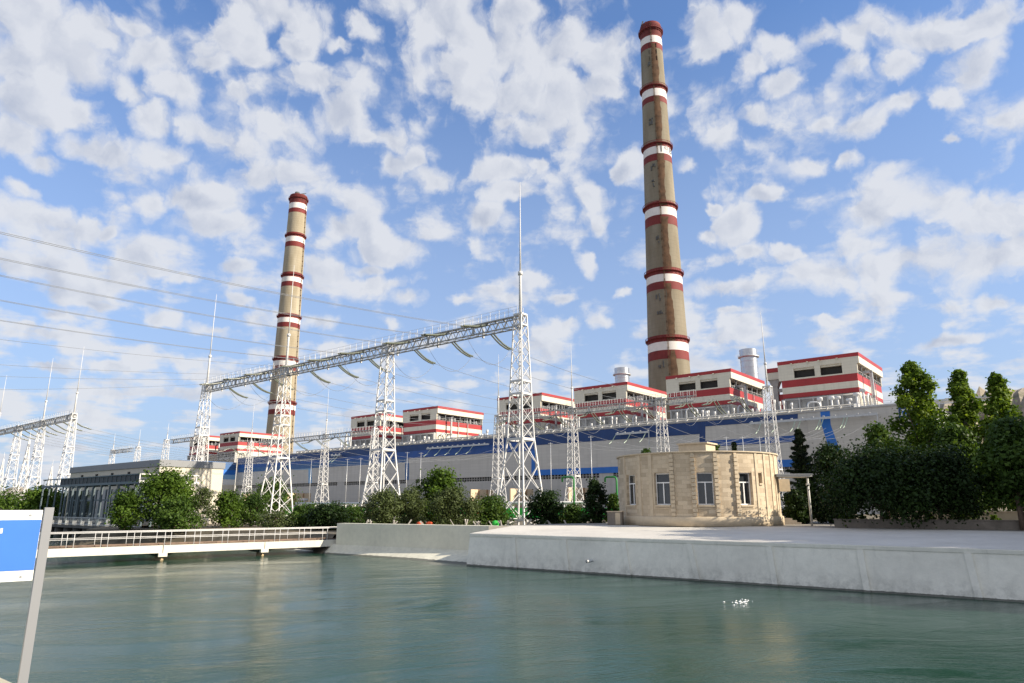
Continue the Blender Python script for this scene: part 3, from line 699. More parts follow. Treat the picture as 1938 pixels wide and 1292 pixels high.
us = [(-59.1, 'rightmost red and cream boiler house, standing alone beside the tall trees'),
      (-108.2, 'red and cream boiler house just right of the nearer tall chimney'),
      (-157.6, 'red and cream boiler house left of the nearer chimney, squat silver stack behind it'),
      (-207.1, 'red and cream boiler house behind the front gantry tower with the tallest rod'),
      (-281.9, 'red and cream boiler house with long sunlit side, right one of the middle pair'),
      (-331.6, 'red and cream boiler house behind a gantry tower, left one of the middle pair'),
      (-498.4, 'red and cream boiler house in front of the far chimney foot'),
      (-548.0, 'leftmost far red and cream boiler house, partly behind a gantry tower')]
for u, lab in us: boiler(u, lab)

# ------------------------------------------------------------------ chimneys
def chimney(name_label, u, v, bands, r_of, top_y, xaxis, ladder_ang, stain, cap_h):
    loc = W(u, v, YG); Y = loc.y
    def zy(yp): 
        xx = xaxis(yp); return on_Y(xx, yp, Y - (9.0 if yp < 420 else 12.0)).z
    root = empty('chimney', loc, 0, name_label, 'chimney')
    ztop = zy(top_y)
    def rad(z): return r_of((z - 0) / ztop)
    H = ztop - YG
    zl = sorted(set([0, H] + [k * H / 40 for k in range(41)]))
    shaft = MB()
    segs = []
    for (a_, b_, m_) in bands: segs.append((zy(b_) - YG, zy(a_) - YG, m_))
    segs.sort()
    zs = np.linspace(0, H - cap_h, 60); shaft.lathe([(rad(z + YG), z) for z in zs], 48, cap=False)
    shaft.build('shaft', 'chimney' if stain else 'chimney_pale', root)
    for z0, z1, m_ in segs:
        bb = MB(); zs = np.linspace(z0, z1, 3); bb.lathe([(rad(z + YG) + 0.06, z) for z in zs], 48, cap=False)
        bb.build('red_band' if m_ == 'chimred' else 'white_band', m_, root)
    bb = MB(); rz = rad(ztop); bb.lathe([(rz + 0.10, H - cap_h), (rz + 0.25, H - cap_h * 0.6), (rz + 0.35, H)], 48, cap=False)
    bb.lathe([(rz + 0.35, H), (rz - 0.5, H)], 48, cap=False); bb.lathe([(rz - 0.5, H), (rz - 0.5, H - 3)], 48, cap=False)
    bb.lathe([(rz + .3, H - cap_h * .35), (rz + 0.75, H - cap_h * .35), (rz + 0.75, H - cap_h * .35 + .5), (rz + .3, H - cap_h * .35 + .5)], 48, cap=False)
    bb.build('rim', 'soot', root)
    bb = MB(); bb.lathe([(0.01, H - 2.5), (rad(ztop) - 0.4, H - 2.5)], 24, cap=False); bb.build('flue_floor', 'opening', root)
    # galleries
    for z0, z1, m_ in segs:
        if m_ != 'chimwhite': continue
        zg = z1 + (2.4 if z1 < H - 25 else 6.0); rr = rad(zg + YG)
        gb = MB(); gb.lathe([(rr, zg - 0.3), (rr + 1.35, zg - 0.15), (rr + 1.35, zg + 0.1), (rr, zg + 0.1)], 48, cap=False)
        for k in range(48):
            t_ = 2 * math.pi * k / 48; c_, s_ = math.cos(t_), math.sin(t_)
            gb.bar(((rr + 1.3) * c_, (rr + 1.3) * s_, zg), ((rr + 1.3) * c_, (rr + 1.3) * s_, zg + 1.3), 0.14)
            if k % 2 == 0: gb.bar(((rr) * c_, (rr) * s_, zg - 2.0), ((rr + 1.25) * c_, (rr + 1.25) * s_, zg - 0.3), 0.16)
        gb.lathe([(rr + 1.22, zg + 1.2), (rr + 1.38, zg + 1.2), (rr + 1.38, zg + 1.4), (rr + 1.22, zg + 1.4)], 48, cap=False)
        gb.build('gallery', 'chimred', root)
    # ladder and stain
    la = R(ladder_ang); lb_ = MB()
    for k in range(60):
        z0 = H * k / 60; z1 = H * (k + 1) / 60
        for da in (-0.35, 0.35):
            p = lambda z: ((rad(z + YG) + 0.5) * math.cos(la) - da * math.sin(la), (rad(z + YG) + 0.5) * math.sin(la) + da * math.cos(la), z)
            lb_.bar(p(z0), p(z1), 0.16, caps=False)
        zc = (z0 + z1) / 2; rr = rad(zc + YG)
        lb_.bar((rr * math.cos(la), rr * math.sin(la), zc), ((rr + 1.1) * math.cos(la), (rr + 1.1) * math.sin(la), zc), 0.25, 0.9)
        lb_.bar(((rr + 1.0) * math.cos(la), (rr + 1.0) * math.sin(la), z0), ((rr + .9) * math.cos(la), (rr + .9) * math.sin(la), z1), 0.12, 0.12)
    lb_.build('ladder', 'rust', root)
    if stain:
        st = MB(); rs = random.Random(4); N = 160; vs = []
        for k in range(N + 1):
            z = H * k / N * 0.955; rr = rad(z + YG) + 0.12; wv = (3.6 + 0.7 * math.sin(k * .35) + rs.uniform(-.5, .5)) / rr / 2
            for j in range(5):
                t_ = la + 0.17 + wv * (-0.7 + j * 0.5) ; vs.append((rr * math.cos(t_), rr * math.sin(t_), z))
        inb = [any(z0 <= H * k / N * 0.955 <= z1 and m_ == 'chimwhite' for z0, z1, m_ in segs) for k in range(N + 1)]
        fs = [(k * 5 + j, k * 5 + j + 1, k * 5 + j + 6, k * 5 + j + 5) for k in range(N) for j in range(4) if not inb[k] and not inb[k + 1]]
        st.add(vs, fs); st.build('rust_stain', 'rust', root, fix=False)
    return root, rad, zy
ax_R = lambda y: 1230.5 + (y - 43) * 0.0563
bR = [(34, 62, 'chimred'), (62, 75, 'chimwhite'), (75, 86, 'chimred'), (154, 164, 'chimred'), (164, 178, 'chimwhite'), (178, 189, 'chimred'),
      (266, 275, 'chimred'), (275, 289, 'chimwhite'), (289, 302, 'chimred'), (380, 391, 'chimred'), (391, 406, 'chimwhite'), (406, 420, 'chimred'),
      (503, 516, 'chimred'), (516, 530, 'chimwhite'), (530, 545, 'chimred'), (632, 645, 'chimred'), (645, 661, 'chimwhite'), (661, 678, 'chimred')]
def mkrad(top, bot, k): return lambda f: bot + (top - bot) * (max(f, 0) ** k)
def fwd(x, y, Y): p = on_Y(x, y, Y); return p.y * CP + (p.z - CAMZ) * SP
cR = W(-181.5, 368.6)
rt = 19.0 * fwd(1231, 70, cR.y) / F; rbm = 40.5 * fwd(1266, 700, cR.y) / F
print('chimney R radii', rt, rbm)
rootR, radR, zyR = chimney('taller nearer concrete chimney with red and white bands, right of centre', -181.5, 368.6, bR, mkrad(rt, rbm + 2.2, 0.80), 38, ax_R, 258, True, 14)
ax_L = lambda y: 566.4 - (y - 369) * 0.0764
bL = [(365, 382, 'chimred'), (382, 392, 'chimwhite'), (392, 400, 'chimred'), (436, 444, 'chimred'), (444, 453.5, 'chimwhite'), (453.5, 463, 'chimred'),
      (512, 521, 'chimred'), (521, 530, 'chimwhite'), (530, 539, 'chimred'), (591, 599, 'chimred'), (599, 608, 'chimwhite'), (608, 617, 'chimred'),
      (672, 681, 'chimred'), (681, 690, 'chimwhite'), (690, 699, 'chimred'), (756, 764.5, 'chimred'), (764.5, 773.5, 'chimwhite'), (773.5, 783, 'chimred')]
cL = W(-594.3, 369.9)
rtl = 15.8 * fwd(566, 385, cL.y) / F; rbl = 25.0 * fwd(535, 780, cL.y) / F
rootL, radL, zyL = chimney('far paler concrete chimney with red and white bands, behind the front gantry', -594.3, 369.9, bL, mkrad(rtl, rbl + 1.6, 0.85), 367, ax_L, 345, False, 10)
# flue tops on the far chimney
fl = MB(); HT = zyL(366) - YG
for a_ in (0.4, 2.5, 4.6): fl.tube([(4 * math.cos(a_), 4 * math.sin(a_), HT - 2), (4 * math.cos(a_), 4 * math.sin(a_), HT + 3.6)], 2.4, 14)
fl.bar((-8, -2, HT + 2), (7, 2, HT + 5.5), 0.5); fl.build('flue_pipes', 'darkconc', rootL)
ft = MB(); HTR = zyR(36) - YG
ft.bar((-6.5, -3, HTR), (-5.5, -3, HTR + 3), 0.8); ft.bar((-5, -4.5, HTR), (-3.6, -4.5, HTR + 1.5), 0.8); ft.build('rim_brackets', 'darkconc', rootR)
# small windows slots near the top
for yy in (81, 93.5, 106):
    for aa in (R(283), R(243)):
        z = zyR(yy) - YG; rr = radR(z + YG) + 0.06; ws = MB(); ws.bar((rr * math.cos(aa), rr * math.sin(aa), z - 1.6), (rr * math.cos(aa), rr * math.sin(aa), z + 1.6), 0.9, 0.1); ws.build('slot_opening', 'opening', rootR)
rsb = random.Random(9)
for yy in (120, 225, 232, 315, 345, 450, 560, 590, 690):
    for k in range(4):
        aa = R(238 + rsb.uniform(-9, 9)); z = zyR(yy + rsb.uniform(-5, 5)) - YG; rr = radR(z + YG)
        bk_ = MB(); bk_.bar((rr * math.cos(aa), rr * math.sin(aa), z), ((rr + .5) * math.cos(aa), (rr + .5) * math.sin(aa), z), 0.8, rsb.uniform(1.0, 3.0)); bk_.build('wall_bracket', 'darkconc', rootR)
# painted digits on the third white band
cu = bpy.data.curves.new('digits', 'FONT'); cu.body = '198'; cu.size = 6.6; cu.align_x = 'LEFT'; cu.space_character = 1.15
tmp = bpy.data.objects.new('tmp_digits', cu); COL.objects.link(tmp)
bpy.context.view_layer.update()
me = bpy.data.meshes.new_from_object(tmp); bpy.data.objects.remove(tmp)
bm = bmesh.new(); bm.from_mesh(me); bmesh.ops.triangulate(bm, faces=bm.faces); bmesh.ops.subdivide_edges(bm, edges=bm.edges, cuts=2, use_grid_fill=True)
zb = zyR(286.5) - YG
for v_ in bm.verts:
    r_ = radR(zb + YG + 3) + 0.25; a_ = R(264) + v_.co.x / r_; v_.co = Vector((r_ * math.cos(a_), r_ * math.sin(a_), zb + v_.co.y))
bm.to_mesh(me); bm.free(); me.materials.clear(); me.materials.append(M['darksteel'])
do = bpy.data.objects.new('painted_digits', me); COL.objects.link(do); do.parent = rootR

# silver stacks
def stack(x0, x1, ytop, v, lab):
    u, zt = on_v((x0 + x1) / 2, ytop, v); p = W(u, v, YG); r_ = (x1 - x0) / 2 * fwd((x0 + x1) / 2, ytop, p.y) / F
    root = empty('silver_stack', p, 0, lab, 'stack', 'short silver stacks')
    H = zt - YG; b_ = MB(); b_.lathe([(r_, 20), (r_, H - 3.2)], 32, cap=False); b_.lathe([(r_ * 1.03, H - 3.2), (r_ * 1.03, H)], 32, cap=True)
    for z in np.arange(30, H - 4, 3.0): b_.lathe([(r_ + 0.01, z), (r_ + 0.09, z + 0.1), (r_ + 0.01, z + 0.2)], 32, cap=False)
    b_.build('flue', 'silver', root)
    g_ = MB(); g_.lathe([(r_, H - 4.0), (r_ + 0.95, H - 3.8), (r_ + 0.95, H - 3.3), (r_, H - 3.3)], 32, cap=False)
    for k in range(20):
        a_ = k * math.pi / 10; g_.bar(((r_ + .9) * math.cos(a_), (r_ + .9) * math.sin(a_), H - 3.3), ((r_ + .9) * math.cos(a_), (r_ + .9) * math.sin(a_), H - 2.4), 0.08)
    g_.build('ring_platform', 'galv', root)
stack(1163, 1190, 697, 318, 'squat silver stack behind the boiler house left of the chimney')
stack(1400, 1431, 662, 318, 'taller silver stack behind the boiler house right of the chimney')

# filter tower between the two rightmost boiler houses
u_, z_ = on_v(1460, 697, 286); ft_ = empty('duct_tower', W(u_ - 2.5, 286, YG), PR, 'small red-topped duct tower standing between the two rightmost boiler houses', 'duct tower')
H = z_ - YG
a = MB(); a.box(-0.2, 5.6, -0.2, 5.4, H - 1.8, H); a.build('red_cap', 'red', ft_)
a = MB(); a.box(0, 5.4, 0, 5.2, H - 4.8, H - 1.8); a.build('hood', 'cream', ft_)
a = MB(); a.add([(0.6, 0.6, H - 4.8), (5, 0.6, H - 4.8), (5, 4.6, H - 4.8), (0.6, 4.6, H - 4.8), (1.6, 1.4, H - 8), (3.8, 1.4, H - 8), (3.8, 3.8, H - 8), (1.6, 3.8, H - 8)], [(0, 1, 5, 4), (1, 2, 6, 5), (2, 3, 7, 6), (3, 0, 4, 7), (4, 5, 6, 7)])
a.box(1.6, 3.8, 1.4, 3.8, H - 25, H - 8); a.box(3.8, 13, 1.8, 2.9, H - 10, H - 8.6); a.build('duct', 'greyclad', ft_)
a = MB(); a.box(0.2, 1.5, 2, 6, H - 17, H - 11); a.box(4, 5.6, 2, 6, H - 17, H - 11); a.build('red_panels', 'red', ft_)

# ------------------------------------------------------------------ roof vents and plant
def vent_proto(h, r, tee):
    root = empty('roof_vent', (0, 0, 0), PR); a = MB(); a.tube([(0, 0, 0), (0, 0, h)], r, 8); a.build('pipe', 'white_steel', root)
    if tee:
        a = MB(); a.tube([(-0.85, 0, h), (0.85, 0, h)], r * 1.5, 8); a.build('tee_head', 'white_steel', root)
    else:
        a = MB(); a.tube([(0, 0, h - 0.2), (0, 0, h + 0.9)], r * 1.6, 8); a.build('silencer', 'white_steel', root)
    return root
vtee = vent_proto(5.6, 0.32, True); vpl = vent_proto(4.6, 0.26, False); vsh = vent_proto(3.4, 0.36, False)
used = {}
rv = random.Random(11)
spots = []
for x in (1554, 1576, 1588, 1609, 1624, 1637): spots.append((x, vtee))
for x in (1468, 1478, 1485, 1500): spots.append((x, vpl))
for x in (1282, 1315, 1331, 1342, 1354, 1379, 1390, 1410, 1425, 1436): spots.append((x, vpl))
for x in (1096, 1120, 1136, 1143, 1159, 1167, 1184, 1204, 1225): spots.append((x, vpl))
for x in (960, 972, 980, 1062, 1066, 1071): spots.append((x, vpl))
for x in (769, 777, 782, 793, 798, 803, 811, 672, 677, 688, 699, 708): spots.append((x, vsh))
for x in (912, 917, 922, 928, 640, 645, 650, 655, 1240, 1247, 1255, 1444, 1450, 1456): spots.append((x, vsh))
for k in range(16): spots.append((rv.uniform(650, 1500), vsh))
first = set()
for x, pr in spots:
    v = 232 + rv.uniform(0, 22); y = 957 - T_ * (x + 650); u, z = on_v(x, y, v)
    o = pr if pr.name not in first else copy_tree(pr); first.add(pr.name)
    o.location = W(u, v, HZ + 0.02); o.scale = (1, 1, rv.uniform(0.95, 1.45) if pr is not vsh else rv.uniform(.8, 1.3))
    kd = 'tee-topped' if pr is vtee else ('tall slim' if pr is vpl else 'short stout')
    tag(o, {'tee-topped': 'white tee-topped steam vent pipe on the hall roof before the rightmost boiler house', 'tall slim': 'tall slim white steam vent pipe standing on the hall roof', 'short stout': 'short stout white vent pipe standing on the hall roof'}[kd], 'vent pipe', kd + ' roof vents')
# pale roof tanks
rt_ = random.Random(5)
tank = MB(); tank.smooth = True; tank.tube([(0, 0, 0), (0, 0, 3.0)], 1.2, 16); tank.lathe([(1.2, 3.0), (0.9, 3.4), (0.05, 3.6)], 16, cap=False)
to = tank.build('roof_tank', 'white_steel')
fst = True
for x in (1258, 1434, 1620, 1372, 905, 812, 1075):
    v = 240; u, z = on_v(x, 957 - T_ * (x + 650), v); o = to if fst else to.copy()
    if not fst: COL.objects.link(o)
    fst = False; o.location = W(u, v, HZ + 0.02); tag(o, 'short white upright tank standing on the hall roof', 'tank', 'white roof tanks')
# pipe arches on roof
for i, x in enumerate((948, 1030, 1130, 1300, 1400, 1530, 730, 850, 890)):
    v = 236 + (i % 3) * 6; u, z = on_v(x, 957 - T_ * (x + 650), v); a = MB(); hgt = 6.5 if i in (0, 3, 5) else 4
    a.tube([(0, 0, 0), (0, 0, hgt - 1), (0.3, 0, hgt - .3), (1, 0, hgt), (3, 0, hgt), (3.7, 0, hgt - .3), (4, 0, hgt - 1), (4, 0, 0)], 0.3, 8)
    o = a.build('pipe_arch', 'galv'); o.location = W(u, v, HZ + 0.02); o.rotation_euler = (0, 0, PR + (0.5 if i % 2 else 0)); tag(o, 'grey arched pipe loop rising from the hall roof', 'pipe', 'arched roof pipes')
# roof pipe rack along the roof edge
a = MB(); Lr = 300
for zz, yy in ((2.2, 6), (1.6, 7)): a.tube([(0, yy, zz), (Lr, yy, zz)], 0.28, 6)
for k in range(76): a.box(k * 4, k * 4 + 0.25, 5.5, 7.5, 0, 2.3)
o = a.build('roof_pipe_rack', 'greyclad'); o.location = W(-352, HV, HZ + 0.02); o.rotation_euler = (0, 0, PR); tag(o, 'long low grey pipe rack running along the hall roof behind the parapet', 'pipe rack')
a = MB()
for zz in (2.0, 3.2): a.bar((0, 0, zz), (40, 0, zz), 0.3)
for k in range(9): a.bar((k * 5, 0, 0), (k * 5, 0, 3.2), 0.25)
a.box(0, 40, 1.2, 5.5, 2.9, 3.2)
u, z = on_v(1610, 765, 245); o = a.build('roof_walkway', 'galv'); o.location = W(u, 245, HZ + 0.02); o.rotation_euler = (0, 0, PR); tag(o, 'raised grey walkway on the hall roof at the far right end', 'walkway')
# tall steel portal by boiler E
for x, lab in ((943, 'grey steel portal frame on the hall roof left of the fourth boiler house'), (655, 'grey steel portal frame on the hall roof at the left end of the middle pair')):
    u, z = on_v(x, 957 - T_ * (x + 650), 250); a = MB(); a.box(-1.2, -0.5, 0, .7, 0, 14); a.box(3, 3.7, 0, .7, 0, 14); a.box(-2, 5, 0, .7, 13.2, 14); a.box(-1.2, 3.7, 0.1, .6, 8, 8.6)
    a.tube([(-.8, -.5, 0), (-.8, -.5, 10), (0, -.5, 11), (2, -.5, 11), (3, -.5, 10), (3, -.5, 6)], 0.4, 8)
    o = a.build('steel_portal', 'galv'); o.location = W(u, 250, HZ + 0.02); o.rotation_euler = (0, 0, PR); tag(o, lab, 'steel frame')

# ------------------------------------------------------------------ lattice gantries
def lattice(mb, levels, lw, bw, cx=0.0, cy=0.0):
    """levels: list of (z, halfwidth x, halfwidth y); X-bracing between consecutive levels"""
    for (z0, a0, b0), (z1, a1, b1) in zip(levels, levels[1:]):
        c0 = [(cx - a0, cy - b0, z0), (cx + a0, cy - b0, z0), (cx + a0, cy + b0, z0), (cx - a0, cy + b0, z0)]
        c1 = [(cx - a1, cy - b1, z1), (cx + a1, cy - b1, z1), (cx + a1, cy + b1, z1), (cx - a1, cy + b1, z1)]
        for i in range(4):
            j = (i + 1) % 4
            mb.bar(c0[i], c1[i], lw, caps=False); mb.bar(c0[i], c1[j], bw, caps=False); mb.bar(c0[j], c1[i], bw, caps=False)
def ring(mb, z, a, b_, w_):
    c = [(-a, -b_, z), (a, -b_, z), (a, b_, z), (-a, b_, z)]
    for i in range(4): mb.bar(c[i], c[(i + 1) % 4], w_, caps=False)
def tower_mesh(kind):
    mb = MB()
    if kind == 'wide':
        H = 23.2; wb, ww, wt = 1.95, 1.02, 0.50; zw = 9.3
        zs = [0, 1.0, 3.6, 6.6, zw]
        lv = [(z, wb + (ww - wb) * z / zw, wb + (ww - wb) * z / zw) for z in zs]; lattice(mb, lv, 0.165, 0.07)
        n_ = 9; zs = [zw + (H - zw) * (1 - (1 - k / n_) ** 1.08) for k in range(n_ + 1)]
        lv = [(z, ww + (wt - ww) * (z - zw) / (H - zw),) * 1 for z in zs]; lv = [(z, a, a) for z, a in lv]; lattice(mb, lv, 0.13, 0.052)
        ring(mb, 1.0, wb - .1, wb - .1, 0.2); ring(mb, zw, ww, ww, 0.26); ring(mb, 14.2, 0.84, .84, 0.2); ring(mb, 15.6, .78, .78, 0.2); ring(mb, H, wt, wt, 0.2); ring(mb, H - 1.2, wt, wt, 0.16)
        for sx in (-1, 1):
            for sy in (-1, 1): mb.box(sx * wb - .3, sx * wb + .3, sy * wb - .3, sy * wb + .3, -0.1, 0.25)
    else:
        H = 23.4; wb, ww, wt = 1.75, 1.0, 0.62; zw = 8.6
        zs = [0, 2.0, 4.3, 6.5, zw]; lv = [(z, wb + (ww - wb) * z / zw, wb + (ww - wb) * z / zw) for z in zs]; lattice(mb, lv, 0.145, 0.065)
        n_ = 10; lv = []
        for k in range(n_ + 1):
            z = zw + (H - zw) * k / n_; a = ww + (wt - ww) * k / n_; lv.append((z, a, a))
        lattice(mb, lv, 0.135, 0.058); ring(mb, zw, ww, ww, .24); ring(mb, H, wt, wt, .22)
    return mb
def rod_mesh(H, hr):
    mb = MB(); mb.tube([(0, 0, H - 1), (0, 0, H + hr * .30), (0, 0, H + hr * .31)], [0.19, 0.16, 0.12], 8)
    mb.tube([(0, 0, H + hr * .30), (0, 0, H + hr * .62), (0, 0, H + hr)], [0.11, 0.07, 0.03], 6)
    mb.tube([(0, 0, H + hr * .29), (0, 0, H + hr * .315)], 0.27, 8); return mb
TW = {k: None for k in ('wide', 'slim')}
def get_tower(kind, parent, loc):
    if TW[kind] is None:
        o = tower_mesh(kind).build('lattice_tower', 'white_steel', parent, fix=False); TW[kind] = o
    else:
        o = TW[kind].copy(); COL.objects.link(o); o.parent = parent
    o.location = loc; return o
def gantry(label, us_, v, kind, rods, ext=(0, 0), ztop=None, group=None, spikes=False, spans=None, seg=1.25, light=False):
    H = 23.2 if kind == 'wide' else 23.4
    u0 = us_[0]; root = empty('power_gantry', W(u0, v, YG), PR, label, 'gantry', group)
    for i, u in enumerate(us_):
        get_tower(kind, root, (u - u0, 0, 0))
        if rods[i]: rod_mesh(H, rods[i]).build('lightning_rod', 'white_steel', root).location = (u - u0, 0, 0)
    a, c = (us_[0] - u0 - ext[0], us_[-1] - u0 + ext[1])
    if a > c: a, c = c, a
    bm_ = MB(); n = max(1, int((c - a) / seg)); dz = 1.15; hw = 0.55; z1 = H - 0.2; z0 = z1 - dz
    for (yy, zz) in ((-hw, z0), (hw, z0), (-hw, z1), (hw, z1)): bm_.bar((a, yy, zz), (c, yy, zz), 0.13)
    for k in range(n):
        xa = a + (c - a) * k / n; xb = a + (c - a) * (k + 1) / n; xm = (xa + xb) / 2
        for yy in (-hw, hw): bm_.bar((xa, yy, z1), (xm, yy, z0), 0.065, caps=False); bm_.bar((xm, yy, z0), (xb, yy, z1), 0.065, caps=False)
        bm_.bar((xa, -hw, z0), (xb, hw, z0), 0.07, caps=False); bm_.bar((xa, -hw, z1), (xa, hw, z1), 0.09, caps=False)
        if k % 6 == 3: bm_.bar((xa, -hw - .35, z1 - .2), (xa, -hw - .35, z0 - .2), 0.22); bm_.bar((xa, hw + .3, z1 - .2), (xa, hw + .3, z0 - .2), 0.2)
    bm_.box(a, c, -0.3, 0.3, z1 + 0.09, z1 + 0.13)
    bm_.build('beam', 'beamgrey', root, fix=False)
    rl = MB(); m = int((c - a) / 1.35)
    for k in range(m + 1):
        xa = a + (c - a) * k / m
        for yy in (-0.5, 0.5): rl.bar((xa, yy, z1), (xa, yy, z1 + 1.15), 0.036 if kind == 'wide' else 0.05, caps=False)
    for yy in (-0.5, 0.5):
        for zz in (0.6, 1.12): rl.bar((a, yy, z1 + zz), (c, yy, z1 + zz), 0.024)
    rl.build('beam_railing', 'white_steel', root, fix=False)
    return root
V1 = 57.55; U1 = [-46.05, -68.5, -92.2, -116.7]
gantry('nearest and largest white lattice gantry with four towers and a long rising beam', U1, V1, 'wide', [16.2, 0, 16.5, 16.6], ext=(0, 0.0))
gantry('white lattice gantry at the far left of the yard, beam bristling with posts', [-178.8, -199.4, -217.6, -237], V1, 'wide', [16, 16, 0, 16])
V2 = 124.0; U2a = [-41.9, -63.3, -84.7, -106.1]
gantry('slimmer white gantry across the front of the right boiler houses', U2a, V2, 'slim', [14.2, 0, 14.5, 15], ext=(14, 0))
gantry('slim white gantry in front of the left half of the hall, behind the biggest gantry', [-151.6, -174.4, -216.5], V2, 'slim', [14, 14, 13], ext=(2, 6))
V3 = V1 * .2306 / .13; V4 = V1 * .2306 / .1225
u3 = [on_v(x, 957 - .13 * (x + 650), V3)[0] for x in (383, 316)]
gantry('far slim gantry just left of the leftmost boiler house', u3, V3, 'slim', [5.5, 5.5], ext=(3, 3))
u4 = [on_v(x, 957 - .1225 * (x + 650), V4)[0] for x in (262, 214)]
gantry('small far gantry with two pointed towers above the pump house roof', u4, V4, 'slim', [6.5, 6.5], ext=(5, 0))
# lattice masts (free standing, pointed)
def lmast(x, ytop, ybase, H, label):
    Y = (H + YG - CAMZ) / ((on_Y(x, ytop, 1.0).z - CAMZ)); p = on_Y(x, ytop, Y)
    xb = x - (957 - ytop) * 0.13 * (969 - x) / 900 ; root = empty('lattice_mast', (p.x, p.y, YG), PR, label, 'mast', 'pointed lattice masts at the far left')
    mb = MB(); lv = [(H * k / 9, 1.3 * (1 - k / 9) + .06, 1.3 * (1 - k / 9) + .06) for k in range(10)]; lattice(mb, lv, 0.16, 0.09); mb.build('lattice', 'white_steel', root, fix=False)
    mb = MB(); mb.tube([(0, 0, H - 1), (0, 0, H + 2)], 0.05, 5); mb.build('tip_rod', 'white_steel', root)
lmast(56, 832, 925, 19, 'pointed lattice mast between the two leftmost gantry towers')
lmast(99, 882, 925, 15, 'low pointed lattice mast just left of the steel water frame')
lmast(7, 868, 925, 17, 'pointed lattice mast at the very left edge of the picture')

# ------------------------------------------------------------------ insulators and lines
def string_mesh(n_str, pts, r_, m, sep_, disc=0.16):
    """pts: world polyline relative to origin; double string separated along the hall direction"""
    root = MB()
    for k in range(n_str):
        off = (k - (n_str - 1) / 2) * sep_; o = Vector((DU[0] * off, DU[1] * off, 0))
        P = [Vector(p) + o for p in pts]; N = []; Rr = []
        Ltot = sum((P[i + 1] - P[i]).length for i in range(len(P) - 1)); steps = max(6, int(Ltot / disc))
        def at_(f):
            d = f * Ltot
            for i in range(len(P) - 1):
                l_ = (P[i + 1] - P[i]).length
                if d <= l_ or i == len(P) - 2: return P[i].lerp(P[i + 1], min(1, d / l_))
                d -= l_
        for i in range(steps * 2 + 1):
            N.append(at_(i / (steps * 2))); Rr.append(r_ if i % 2 else r_ * 0.45)
        root.tube(N, Rr, 7)
    return root
def parab(p, q, sag, n=14):
    p, q = Vector(p), Vector(q)
    return [p.lerp(q, i / n) - Vector((0, 0, 4 * sag * (i / n) * (1 - i / n))) for i in range(n + 1)]
def dirv(L_): return Vector((D2[0] * L_, D2[1] * L_, 0))
def wire(pts, r_, label, cat='power line', group=None, name='power_line', m='wire', n=4):
    o0 = Vector(pts[0]); a = MB(); a.tube([Vector(p) - o0 for p in pts], r_, n, caps=False)
    o = a.build(name, m, fix=False); o.location = o0; tag(o, label, cat, group); return o
ph = []
for (x, y) in ((932, 612), (858, 628), (787, 644), (701, 661), (643, 674), (590, 686), (521, 702), (481, 709), (436, 719)):
    ph.append(on_v(x, y, V1 + 0.6)[0])
inc_y0 = [440, 489, 521, 568, 606, 642, 690, 712, 737]
beamz = 22.2 + YG + 0.2
row2x = []
